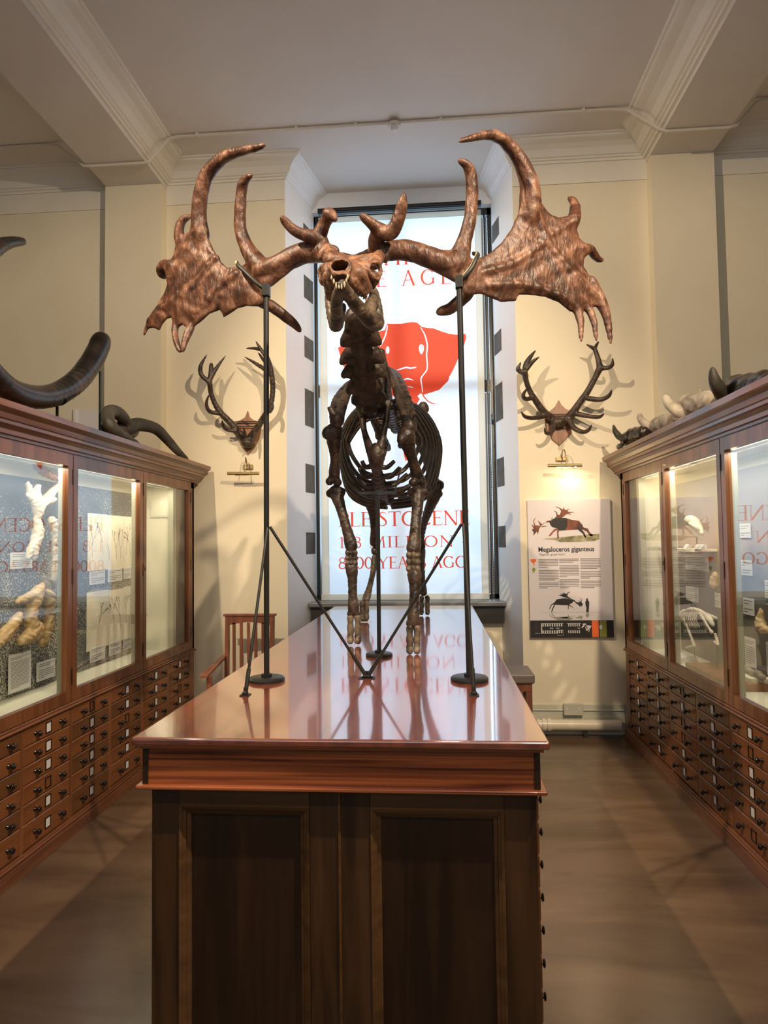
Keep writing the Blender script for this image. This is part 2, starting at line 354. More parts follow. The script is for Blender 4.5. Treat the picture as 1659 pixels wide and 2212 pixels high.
def dusk():
    m, nt, b = nodes('dusk_mural'); N = nt.nodes.new; L = nt.links.new; tc = N('ShaderNodeTexCoord'); sp = N('ShaderNodeSeparateXYZ'); L(tc.outputs['Object'], sp.inputs[0])
    n = N('ShaderNodeTexNoise'); n.inputs['Scale'].default_value = 4; L(tc.outputs['Object'], n.inputs['Vector'])
    ad = N('ShaderNodeMath'); ad.operation = 'MULTIPLY_ADD'; ad.inputs[1].default_value = .25; L(n.outputs[0], ad.inputs[0]); L(sp.outputs['Z'], ad.inputs[2])
    r = N('ShaderNodeValToRGB'); e = r.color_ramp.elements; mr = N('ShaderNodeMapRange'); mr.inputs['From Min'].default_value = .9; mr.inputs['From Max'].default_value = 2.3
    L(ad.outputs[0], mr.inputs['Value']); L(mr.outputs[0], r.inputs[0])
    e[0].position = 0; e[0].color = (.10, .09, .08, 1); e[1].position = 1; e[1].color = (.30, .30, .34, 1)
    for p, c in ((.45, (.12, .11, .10, 1)), (.6, (.42, .30, .25, 1)), (.75, (.26, .24, .26, 1))): q = e.new(p); q.color = c
    L(r.outputs[0], b.inputs['Base Color']); b.inputs['Roughness'].default_value = .6; return m
M['dusk'] = dusk()
# ------------------------------------------------------------------ the room
ZC, YW, YR = 5.12, 5.75, 6.33
XA0, XA1, XB0, XB1 = -1.31, -1.17, .73, .60         # recess reveals, front and back
struct('floor', MB().box(-6, 5.5, -4, 6.6, -.1, 0), M['floor'])
struct('ceiling', MB().box(-6, 5.5, -4, 6.6, ZC, ZC + .1), M['ceiling'])
struct('wall_far_left', MB().box(-6, XA0, YW, 6.6, 0, ZC), M['wall'])
struct('wall_far_right', MB().box(XB0, 5.5, YW, 6.6, 0, ZC), M['wall'])
struct('wall_left', MB().box(-6.1, -6, -4, 6.6, 0, ZC), M['wall'])
struct('wall_right', MB().box(5.5, 5.6, -4, 6.6, 0, ZC), M['wall'])
XY = lambda u, v, t: (u, v, t)
struct('wall_recess_left', MB().prism([(XA0, YW + .001), (XA1, YR), (XA1, 6.6), (XA0, 6.6)], XY, 0, ZC), M['reveal'])
struct('wall_recess_right', MB().prism([(XB0, YW + .001), (XB0, 6.6), (XB1, 6.6), (XB1, YR)], XY, 0, ZC), M['reveal'])
struct('wall_below_window', MB().box(XA1 - .02, XB1 + .02, 6.29, 6.6, 0, 1.0), M['wall'])
struct('trim_1', MB().box(XA1 - .02, XB1 + .02, 6.20, 6.6, .885, 1.035), M['dark'])
struct('trim_2', MB().box(XA1 - .04, XB1 + .04, 6.15, 6.6, 1.035, 1.085), M['sill'], bevel=.015)
struct('wall_window_head', MB().box(XA1 - .02, XB1 + .02, YR + .01, 6.6, 4.93, ZC), M['reveal'])
struct('trim_3', MB().box(-2.93, -2.41, -4, YW, 4.91, ZC), M['ceiling'])
struct('trim_4', MB().box(1.88, 2.40, -4, YW, 4.91, ZC), M['ceiling'])
struct('trim_5', MB().box(-2.94, -2.415, 5.63, YW, 0, 4.909), M['wall'])
struct('trim_6', MB().box(1.885, 2.405, 5.63, YW, 0, 4.909), M['wall'])
PROF = [(0, -.175), (.018, -.175), (.02, -.155), (.034, -.15), (.036, -.138), (.05, -.132), (.058, -.115), (.075, -.08), (.11, -.05), (.15, -.035), (.158, -.03), (.16, -.016), (.175, -.014), (.18, 0), (0, 0)]
def cornice(axis, a, b, w0, w1, dr, ka, kb, sp=1.0, sh=1.0, m='cornice', nm='trim_7'):
    mb = MB(); pr = [(p * sp, h * sh) for p, h in PROF]; n = len(pr)
    A = []; B = []
    for p, h in pr:
        ra, rb = a + ka * p, b + kb * p
        A.append((ra, w0 + dr * p, ZC + h) if axis == 'x' else (w0 + dr * p, ra, ZC + h))
        B.append((rb, w1 + dr * p, ZC + h) if axis == 'x' else (w1 + dr * p, rb, ZC + h))
    tri = tessellate_polygon([[Vector((p, h, 0)) for p, h in pr]])
    mb.add(A + B, [tuple(t) for t in tri] + [tuple(i + n for i in reversed(t)) for t in tri] + [(i, (i + 1) % n, n + (i + 1) % n, n + i) for i in range(n)])
    return struct(nm, mb, M[m])
cornice('x', -2.41, XA0, YW, YW, -1, 1, 1, nm='trim_7')
cornice('x', XB0, 1.88, YW, YW, -1, -1, -1, nm='trim_8')
cornice('y', YW, YR + .01, XA0, XA1, 1, -1, 0, m='reveal', nm='trim_9', sh=.9, sp=.85)
cornice('y', YW, YR + .01, XB0, XB1, -1, -1, 0, m='reveal', nm='trim_10', sh=.9, sp=.85)
cornice('y', -4, YW, -2.41, -2.41, 1, 0, -1, sp=1.25, nm='trim_11')
cornice('y', -4, YW, 1.88, 1.88, -1, 0, -1, sp=1.5, nm='trim_12')
cornice('y', -4, YW, -2.93, -2.93, -1, 0, -1, nm='trim_13')
cornice('y', -4, YW, 2.40, 2.40, 1, 0, -1, nm='trim_14')
cornice('x', -6, -2.93, YW, YW, -1, 0, -1, nm='trim_15')
cornice('x', 2.40, 5.5, YW, YW, -1, 1, 0, nm='trim_16')
k = 17
for a, b in ((-6, -2.94), (-2.415, XA0), (XB0, 1.885), (2.405, 5.5)):
    struct('trim_%d' % k, MB().box(a, b, YW - .006, YW, 4.77, 4.946).box(a, b, YW - .012, YW, 4.762, 4.77), M['frieze']); k += 1
# skirting boards
for nm, a, b in (('baseboard_right', XB0, 1.56), ('baseboard_left', -2.3, XA0)):
    struct(nm, MB().box(a, b, YW - .03, YW, 0, .17).box(a, b, YW - .045, YW, .10, .115).box(a, b, YW - .024, YW, .17, .20).box(a, b, YW - .036, YW, .20, .215).box(a, b, YW - .018, YW, .215, .25), M['skirt'], bevel=.004)
# dark patches on the reveals next to the window
def reveal_pt(px, py, left):
    lo, hi = YW, 6.6
    for _ in range(40):
        y = (lo + hi) / 2; x = at(px, py, Y=y).x
        t = (y - YW) / (YR - YW); xr = XA0 + (XA1 - XA0) * t if left else XB0 + (XB1 - XB0) * t
        if (x < xr) == left: hi = y
        else: lo = y
        if left: pass
    return y
def patch(z0, z1, left, y0, y1):
    f = lambda y: (XA0 + (XA1 - XA0) * (y - YW) / (YR - YW)) if left else (XB0 + (XB1 - XB0) * (y - YW) / (YR - YW))
    s = .003 if left else -.003
    a = [(f(y0) + s, y0, z0), (f(y1) + s, y1, z0), (f(y1) + s, y1, z1), (f(y0) + s, y0, z1)]
    b = [(p[0] - 3 * s, p[1], p[2]) for p in a]
    o = MB().hexa(a, b).build('reveal_patch', M['patch'])
    return o
yl = 6.13
rows = [(481, 520), (592, 641), (724, 770), (838, 918), (1001, 1063), (1150, 1197)]
words = ['topmost', 'second from the top', 'third from the top', 'third from the bottom', 'second from the bottom', 'lowest']
for i, (a, b) in enumerate(rows):
    for left in (True, False):
        xx = at(666 if left else 1073, (a + b) / 2, Y=yl).x
        q0 = at(666 if left else 1073, a - (0 if left else 14), Y=yl).z; q1 = at(666 if left else 1073, b - (0 if left else 14), Y=yl).z
        if i == 0: q0 = min(q0, 4.74)
        tag(patch(q1, q0, left, yl, YR), '%s of the dark rectangular patches on the window reveal at %s' % (words[i], 'left' if left else 'right'), 'wall panel', 'dark patches beside the window')
# window behind the blind
wd = thing('window_1', None, None, (-.285, 6.45, 1.085)); tag(wd, kind='structure')
fr = MB(); xa, xb = XA1 - .01, XB1 + .01
fr.box(xa, xa + .05, 6.42, 6.48, 1.08, 4.94).box(xb - .05, xb, 6.42, 6.48, 1.08, 4.94).box(xa, xb, 6.42, 6.48, 1.08, 1.13).box(xa, xb, 6.42, 6.48, 4.86, 4.94)
zt = at(870, 838, Y=6.45).z
fr.box(xa, xb, 6.43, 6.48, zt - .07, zt + .05); xm = at(862, 900, Y=6.45).x
fr.box(xm - .03, xm + .03, 6.43, 6.48, 1.1, 4.9)
fr.build('window_frame', M['dark'], wd)
MB().box(xa, xb, 6.45, 6.456, 1.1, 4.9).build('window_pane', M['wglass'], wd)
# the printed roller blind
YB = 6.335
bl0, bl1 = at(692, 900, Y=YB).x, at(1048, 900, Y=YB).x
zb0, zb1 = at(860, 1290, Y=YB).z, at(860, 462, Y=YB).z
bd = thing('roller_blind', 'tall white roller blind printed with orange lettering and a mammoth head, hanging in the window', 'blind', ((bl0 + bl1) / 2, YB, zb0))
MB().box(bl0 + .07, bl1 - .06, YB, YB + .001, zb0 + .03, zb1 - .05).build('blind_fabric', M['blind'], bd)
hm = MB()
hm.box(bl0, bl0 + .075, YB - .002, YB + .0025, zb0, zb1).box(bl1 - .065, bl1, YB - .002, YB + .0025, zb0, zb1).box(bl0, bl1, YB - .003, YB + .0025, zb1 - .055, zb1)
hm.build('hem_tape', M['hem'], bd)
MB().box(bl0 - .005, bl1 + .005, YB - .012, YB + .008, zb0 - .025, zb0 + .032).build('bottom_bar', M['hem'], bd, bevel=.004)
MB().tube([(bl0 - .0, YB - .03, zb1 + .055), (bl1 + .0, YB - .03, zb1 + .055)], .022, 12).box(bl0, bl1, YB - .02, YB + .02, zb1 + .03, zb1 + .07).build('roller_tube', M['black'], bd)
ch = MB(); xch = bl1 + .045
for i in range(150): ch.box(xch - .004, xch + .004, YB - .03, YB - .022, zb0 + i * .0245, zb0 + i * .0245 + .014)
ch.box(xch - .001, xch + .001, YB - .027, YB - .025, zb0, zb0 + 3.68)
ch.build('bead_chain', M['black'], bd)
MB().box(bl1 + .02, bl1 + .035, YB - .02, YB + .03, zb0 - .02, zb1).build('side_channel', M['black'], bd)
MB().box(bl0 - .03, bl0 - .012, YB - .02, YB + .03, zb0 - .02, zb1).build('side_channel', M['black'], bd)
# serif lettering made from strokes
T_, t_ = .15, .06
def arc(cx, cz, rx, rz, a0, a1, n=14, thick=T_, thin=t_):
    out = []
    for i in range(n + 1):
        a = math.radians(a0 + (a1 - a0) * i / n); out.append((cx + rx * math.cos(a), cz + rz * math.sin(a), thin + (thick - thin) * abs(math.cos(a)) ** 1.3))
    return out
def stem(x, w=T_, z0=0, z1=1): return [[(x, z0, w), (x, z1, w)]]
def ser(x, z, h=.11): return [[(x - h, z, .035), (x + h, z, .035)]]
def full(x, w=T_): return stem(x, w) + ser(x, .018, w / 2 + .07) + ser(x, .982, w / 2 + .07)
def LN(*p): return [[(a, b, c) for a, b, c in p]]
GL = {
 'I': (.34, full(.17)),
 'L': (.62, full(.16) + LN((.1, .02, .045), (.58, .02, .045)) + LN((.57, .0, .03), (.6, .22, .02))),
 'P': (.60, full(.16) + [arc(.2, .735, .33, .245, -90, 90)]),
 'R': (.72, full(.16) + [arc(.2, .75, .31, .23, -90, 90)] + LN((.3, .52, .10), (.5, .25, .14), (.7, .02, .08))),
 'E': (.62, full(.16) + LN((.1, .02, .045), (.56, .02, .045)) + LN((.1, .98, .045), (.53, .98, .045)) + LN((.16, .52, .045), (.46, .52, .045)) + LN((.56, 0, .03), (.59, .2, .02)) + LN((.53, 1, .03), (.55, .82, .02)) + LN((.46, .44, .03), (.46, .6, .03))),
 'T': (.72, stem(.36) + ser(.36, .018, .14) + LN((.02, .975, .05), (.7, .975, .05)) + LN((.03, 1, .03), (.01, .8, .02)) + LN((.69, 1, .03), (.71, .8, .02))),
 'H': (.84, full(.17) + full(.67) + LN((.17, .5, .05), (.67, .5, .05))),
 'N': (.84, stem(.14, t_) + ser(.12, .018, .1) + ser(.08, .982, .08) + LN((.12, 1, .13), (.72, .0, .13)) + stem(.72, t_) + ser(.72, .982, .1)),
 'M': (1.0, LN((.16, 1, t_), (.1, 0, t_)) + ser(.1, .018, .09) + LN((.18, 1, .13), (.5, .05, .13)) + LN((.5, .05, t_), (.82, 1, t_)) + LN((.82, 1, .13), (.88, 0, .13)) + ser(.88, .018, .12) + ser(.13, .982, .08) + ser(.86, .982, .07)),
 'A': (.78, LN((.1, 0, t_), (.37, 1, t_)) + LN((.37, 1.0, .12), (.68, 0, .14)) + LN((.2, .36, .045), (.56, .36, .045)) + ser(.09, .018, .09) + ser(.68, .018, .12)),
 'Y': (.76, LN((.08, 1, .13), (.38, .46, .12)) + LN((.68, 1, t_), (.38, .46, t_)) + stem(.38, T_, 0, .48) + ser(.38, .018, .13) + ser(.09, .982, .12) + ser(.68, .982, .08)),
 'O': (.86, [arc(.43, .5, .34, .48, 0, 360, 28)]),
 '0': (.62, [arc(.31, .5, .23, .48, 0, 360, 28)]),
 'C': (.78, [arc(.43, .5, .34, .48, 42, 318, 22)] + LN((.69, .95, .03), (.70, .72, .025)) + LN((.69, .05, .03), (.70, .25, .025))),
 'G': (.84, [arc(.43, .5, .34, .48, 42, 312, 22)] + LN((.69, .95, .03), (.70, .72, .025)) + LN((.70, .06, .12), (.70, .42, .12)) + ser(.70, .42, .12)),
 'S': (.54, [[(.44, .80, .03), (.38, .93, .05), (.25, .975, .06), (.12, .89, .09), (.10, .76, .12), (.20, .62, .15), (.34, .48, .15), (.44, .32, .13), (.43, .15, .10), (.30, .03, .06), (.16, .03, .05), (.07, .14, .04), (.05, .26, .03)]]),
 '8': (.58, [arc(.29, .75, .18, .22, 0, 360, 22, .1)] + [arc(.29, .27, .22, .26, 0, 360, 22, .12)]),
 '1': (.42, stem(.22, .12) + ser(.22, .018, .13) + LN((.22, .97, .05), (.06, .86, .04))),
 '.': (.28, LN((.14, -.01, .13), (.14, .11, .13))), '-': (.42, LN((.06, .38, .06), (.36, .38, .06))), ' ': (.32, []),
}
def text_on(name, s, x0, x1, z, h, y, mat, parent, spread=0):
    tot = sum(GL[c][0] for c in s) + spread * (len(s) - 1); sx = (x1 - x0) / tot; x = x0; mb = MB(); n = 0
    for c in s:
        wd_, st = GL[c]
        for path in st:
            P_ = [Vector((x + a * sx, z + b * h)) for a, b, q in path]; W_ = [q * h for a, b, q in path]; L_ = []; R_ = []
            for i, p in enumerate(P_):
                d = (P_[min(i + 1, len(P_) - 1)] - P_[max(i - 1, 0)])
                if (P_[0] - P_[-1]).length < 1e-4 and i in (0, len(P_) - 1): d = P_[1] - P_[-2]
                d = d.normalized(); nn = Vector((-d.y, d.x)); L_.append(p + nn * W_[i] / 2); R_.append(p - nn * W_[i] / 2)
            n += 1; yy = y - .0002 * (n % 5)
            vs = [(p.x, yy, p.y) for p in L_] + [(p.x, yy, p.y) for p in R_]; m_ = len(L_)
            mb.add(vs, [(i, i + 1, m_ + i + 1, m_ + i) for i in range(m_ - 1)])
        x += (wd_ + spread) * sx
    return link(name, mb.mesh(name), mat, parent)
def zy(px, py, y=YB): return at(px, py, Y=y)
def line(name, s, xl, xr, yb, yt, spread=0):
    a, b = zy(xl, yb), zy(xr, yb); h = zy(xl, yt).z - a.z
    text_on(name, s, a.x, b.x, a.z, h, YB - .0012, M['red'], bd, spread)
line('lettering', 'PLEISTOCENE', 731, 1016, 1138, 1107)
line('lettering', '1.8 MILLION -', 731, 1012, 1184, 1160, .06)
line('lettering', '8000 YEARS AGO', 731, 1010, 1229, 1204)
line('lettering', 'TH I', 822, 921, 574, 541, .22)
line('lettering', 'ICE AGE', 748, 976, 623, 590, .24)
def ribbon(pts, wds, fn):
    P_ = [Vector(p) for p in pts]; L_ = []; R_ = []
    for i, p in enumerate(P_):
        d = (P_[min(i + 1, len(P_) - 1)] - P_[max(i - 1, 0)]).normalized(); nn = Vector((-d.y, d.x)); L_.append(p + nn * wds[i] / 2); R_.append(p - nn * wds[i] / 2)
    m_ = len(P_); return [fn(p.x, p.y) for p in L_ + R_], [(i, i + 1, m_ + i + 1, m_ + i) for i in range(m_ - 1)]
E8 = lambda u, v: (700 + .1929 * u, 680 + .1929 * v)
def onb(dy): return lambda u, v: tuple(at(*E8(u, v), Y=YB - dy))
headp = [(705, 100), (790, 102), (870, 100), (950, 84), (1010, 80), (1050, 92), (1095, 135), (1150, 145), (1220, 150), (1300, 180), (1400, 212), (1500, 225), (1585, 213), (1592, 260), (1572, 330), (1540, 400), (1508, 480), (1450, 610), (1405, 690), (1390, 740), (1290, 840), (1200, 870), (1112, 895), (1080, 878), (1045, 912), (1072, 945), (1048, 985), (1010, 1080), (1000, 1250), (985, 1420), (960, 1600), (915, 1640), (890, 1560), (915, 1440), (900, 1250), (860, 1050), (800, 930), (700, 850), (560, 820), (420, 780), (330, 710), (255, 640), (210, 560), (180, 460), (155, 370), (230, 320), (300, 285), (400, 240), (540, 200), (680, 172)]
holes = []
for pts, ws in (([(712, 118), (700, 180), (680, 250), (644, 325), (630, 352)], [10, 14, 14, 14, 6]),
                ([(1080, 140), (1128, 225), (1155, 340), (1148, 450), (1155, 600), (1112, 670), (1085, 720), (1098, 810), (1101, 868)], [6, 13, 15, 14, 13, 14, 15, 12, 8]),
                ([(795, 627), (860, 606), (920, 590), (970, 597), (1030, 588)], [4, 14, 18, 16, 14]), ([(880, 732), (935, 716), (1000, 734)], [4, 18, 4]), ([(930, 806), (965, 806), (1000, 818)], [4, 10, 4])):
    q = catmull([list(p) + [w_] for p, w_ in zip(pts, ws)], 4); v, f = ribbon([a[:2] for a in q], [a[2] for a in q], lambda u, v: (u, v)); n_ = len(v) // 2
    holes.append(list(v[:n_]) + list(reversed(v[n_:])))
holes.append([(1090 + 28 * math.sin(a * PI / 10) * (1 - .25 * math.cos(a * PI / 10)), 385 + 55 * math.cos(a * PI / 10)) for a in range(20)])
holes.append([(712 + 20 * math.sin(a * PI / 10), 395 + 42 * math.cos(a * PI / 10)) for a in range(20)])
loops = [headp] + holes; allp = [p for l in loops for p in l]; fo = onb(.0012)
tri = tessellate_polygon([[Vector((u, v, 0)) for u, v in l] for l in loops])
MB().add([fo(u, v) for u, v in allp], [tuple(t_i) for t_i in tri]).build('mammoth_print', M['red'], bd)
v, f = ribbon([(1068, 372), (1090, 352), (1112, 374)], [5, 7, 5], onb(.0012)); MB().add(v, f).build('eyelid_print', M['red'], bd)
v, f = ribbon([(1105, 893), (1125, 925), (1160, 965), (1205, 990), (1252, 1000)], [16, 14, 13, 12, 7], onb(.0012))
MB().add(v, f).build('tusk_print', M['red'], bd)
# ------------------------------------------------------------------ conduit, detector, pipe, socket
def pz(px, py, z=ZC - .012): return tuple(at(px, py, Z=z))
cd = MB(); yc = 5.28
cd.tube([(-6, yc, ZC - .012), (-3.35, yc, ZC - .012), (-3.18, yc, ZC - .03), (-2.95, yc, 4.90), (-2.9, yc, 4.895), (-2.43, yc, 4.895), (-2.38, yc, 4.90), (-2.2, yc, ZC - .03), (-2.12, yc, ZC - .014), (1.46, yc, ZC - .014), (1.60, yc, ZC - .03), (1.84, yc, 4.92), (1.9, yc, 4.895), (2.38, yc, 4.895), (2.44, yc, 4.91), (2.6, yc, ZC - .03), (2.72, yc, ZC - .014), (5.5, yc, ZC - .014)], .012, 8)
for x in (-3.9, -1.95, -1.1, -.6, 1.25, .1): cd.box(x - .012, x + .012, yc - .02, yc + .02, ZC - .03, ZC)
tag(cd.build('ceiling_conduit', M['conduit']), 'thin cream conduit running across the ceiling and stepping under both beams', 'conduit')
sd = at(851, 262, Z=ZC - .02)
t = thing('smoke_detector', 'small round white smoke detector on the ceiling conduit above the window', 'detector', (sd.x, yc, ZC))
MB().lathe([(.05, ZC - .022), (.052, ZC - .034), (.045, ZC - .045), (.0, ZC - .045)], (sd.x, yc, 0), 'z', 20).build('detector_base', M['conduit'], t, smooth=True)
MB().lathe([(.030, ZC - .045), (.030, ZC - .07), (.018, ZC - .08), (0, ZC - .08)], (sd.x, yc, 0), 'z', 20).build('sensor_head', M['card'], t, smooth=True)
t = thing('heating_pipe', 'fat cream heating pipe along the foot of the wall below the poster', 'pipe', (1.1, 5.66, 0))
MB().tube([(.60, 5.655, .10), (1.50, 5.655, .10)], .045, 16).build('pipe_run', M['pipe'], t, smooth=True)
for x in (.86, .90): MB().tube([(x, 5.655, .10), (x + .03, 5.655, .10)], .055, 16).build('pipe_collar', M['pipe'], t, smooth=True)
MB().box(1.2, 1.23, 5.64, 5.67, 0, .06).box(.74, .77, 5.64, 5.67, 0, .06).build('pipe_bracket', M['dark'], t)
a, b = at(1217, 1543, Y=5.71), at(1258, 1518, Y=5.71)
t = thing('wall_socket', 'cream double socket on the skirting below the poster', 'socket', ((a.x + b.x) / 2, 5.71, a.z))
MB().box(a.x, b.x, 5.675, 5.715, a.z, b.z).build('socket_plate', M['skirt'], t, bevel=.004)
m_ = (a.x + b.x) / 2
MB().box(m_ - .06, m_ - .05, 5.672, 5.677, a.z + .05, a.z + .065).box(m_ + .04, m_ + .05, 5.672, 5.677, a.z + .05, a.z + .065).build('switch', M['card'], t)
# ------------------------------------------------------------------ the central cabinet
tb = thing('display_table', 'long mahogany cabinet table with a glossy red top under the giant deer skeleton', 'table', (-.303, 3.93, 0))
TX0, TX1, TY0, TY1, TZ = -.925, .317, 1.94, 5.93, 1.07
MB().box(TX0, TX1, TY0, TY1, TZ - .026, TZ).build('table_top', M['top'], tb, bevel=.008)
MB().box(TX0 + .016, TX1 - .016, TY0 + .016, TY1 - .016, TZ - .036, TZ - .026).box(TX0 + .028, TX1 - .028, TY0 + .028, TY1 - .02, .925, TZ - .036).build('apron', M['apron'], tb)
MB().box(TX0 + .026, TX0 + .043, TY0 + .024, TY0 + .03, .926, TZ - .037).build('corner_post', M['oak'], tb); MB().box(TX1 - .043, TX1 - .026, TY0 + .024, TY0 + .03, .926, TZ - .037).build('corner_post', M['oak'], tb)
MB().box(TX0 + .008, TX1 - .008, TY0 + .01, TY1 - .02, .912, .925).build('apron_bead', M['apron'], tb, bevel=.005)
BX0, BX1, BY0, BY1 = -.885, .282, 2.03, 5.88
MB().box(BX0, BX1, BY0, BY1, 0, .912).build('carcass', M['oak'], tb)
for x0, x1, o0, o1 in ((BX0, -.306, -.797, -.395), (-.300, BX1, -.209, .187)):
    MB().box(x0, o0, 1.998, BY0, .0, .911).build('door_stile', M['oaks'], tb, bevel=.003); MB().box(o1, x1, 1.998, BY0, .0, .911).build('door_stile', M['oaks'], tb, bevel=.003)
    MB().box(o0, o1, 1.999, BY0, .85, .910).build('door_rail', M['oakh'], tb); MB().box(o0, o1, 1.999, BY0, 0, .12).build('door_rail', M['oakh'], tb)
    md = MB(); z0, z1 = .12, .85; wq = .03
    P8 = lambda x, z, y: (x, y, z)
    for (ax_, az_), (bx_, bz_), ix, iz in (((o0, z0), (o0, z1), 1, 0), ((o1, z0), (o1, z1), -1, 0), ((o0, z1), (o1, z1), 0, -1), ((o0, z0), (o1, z0), 0, 1)):
        for d0, d1, ya, yb_ in ((0, .009, 1.993, 2.03), (.009, .018, 2.0, 2.03), (.018, wq, 2.012, 2.03)):
            if ix: md.hexa([(ax_ + ix * d0, ya, z0 + d0), (ax_ + ix * d1, ya + .004, z0 + d1), (ax_ + ix * d1, ya + .004, z1 - d1), (ax_ + ix * d0, ya, z1 - d0)], [(ax_ + ix * d0, yb_, z0 + d0), (ax_ + ix * d1, yb_, z0 + d1), (ax_ + ix * d1, yb_, z1 - d1), (ax_ + ix * d0, yb_, z1 - d0)])
            else: md.hexa([(o0 + d0, ya, az_ + iz * d0), (o0 + d1, ya + .004, az_ + iz * d1), (o1 - d1, ya + .004, az_ + iz * d1), (o1 - d0, ya, az_ + iz * d0)], [(o0 + d0, yb_, az_ + iz * d0), (o0 + d1, yb_, az_ + iz * d1), (o1 - d1, yb_, az_ + iz * d1), (o1 - d0, yb_, az_ + iz * d0)])
    md.build('panel_moulding', M['oakh'], tb)
    MB().box(o0 + .03, o1 - .03, 2.022, 2.03, z0 + .03, z1 - .03).build('door_panel', M['oak'], tb)
MB().box(-.3075, -.2985, 1.992, 2.0, .01, .905).build('meeting_bead', M['oakh'], tb, bevel=.002)
# drawer fronts
def knob_mesh(r=.013, l=.032):
    return MB().lathe([(r * .85, 0), (r * .8, .003), (r * .4, .006), (r * .38, l * .45), (r * .95, l * .62), (r * 1.08, l * .78), (r * .8, l * .95), (0, l)], (0, 0, 0), 'x', 10).mesh('knob')
def front_mesh(w_, h_, th=.014):
    b = .004; x = th; a = [(0, -w_ / 2, 0), (0, w_ / 2, 0), (0, w_ / 2, h_), (0, -w_ / 2, h_)]
    c = [(x, -w_ / 2 + b, b), (x, w_ / 2 - b, b), (x, w_ / 2 - b, h_ - b), (x, -w_ / 2 + b, h_ - b)]
    mm = [(x - b, -w_ / 2, 0), (x - b, w_ / 2, 0), (x - b, w_ / 2, h_), (x - b, -w_ / 2, h_)]
    return MB().hexa(a, mm).hexa(mm, c).mesh('drawer')
kme = knob_mesh(.0155, .036); kme.materials.append(M['knob']); kme.polygons.foreach_set('use_smooth', [True] * len(kme.polygons))
hol = MB().box(.0, .004, -.026, .026, -.029, -.024).box(0, .004, -.026, .026, .024, .029).box(0, .004, -.026, -.021, -.029, .029).box(0, .004, .021, .026, -.029, .029).mesh('label_holder'); hol.materials.append(M['knob'])
crd = MB().box(0, .001, -.021, .021, -.024, .024).mesh('label_card'); crd.materials.append(M['card'])
ks = knob_mesh(.012, .017); ks.materials.append(M['knob'])
kt = knob_mesh(.010, .008); kt.materials.append(M['knob'])
def child(name, me, parent, loc, rz=0):
    o = bpy.data.objects.new(name, me); C.objects.link(o); o.parent = parent; o.location = loc; o.rotation_euler = (0, 0, rz); return o
def drawer(parent, w_, h_, loc, rz, mat, holder=True, cardon=True, kd=.13, kn=None, cache={}):
    key = (round(w_, 3), round(h_, 3), mat)
    if key not in cache: cache[key] = front_mesh(w_, h_); cache[key].materials.append(M[mat])
    d = child('drawer', cache[key], parent, loc, rz)
    for q in (-kd, kd): child('knob', kn or kme, d, (.014, q, h_ * .5))
    if holder:
        child('label_holder', hol, d, (.014, 0, h_ * .5))
        if cardon: child('label_card', crd, d, (.0145, 0, h_ * .5))
    return d
tl = wloc(tb)
for c in range(8):
    yc_ = 2.03 + .24 + c * .475
    for r in range(9):
        z0 = .012 + r * .0985
        drawer(tb, .44, .094, Vector((BX1, yc_, z0)) - tl, 0, 'drawerd', False, kd=.17, kn=ks)
        if c < 3: drawer(tb, .44, .094, Vector((BX0, yc_, z0)) - tl, PI, 'drawerd', False, kd=.17, kn=kt)
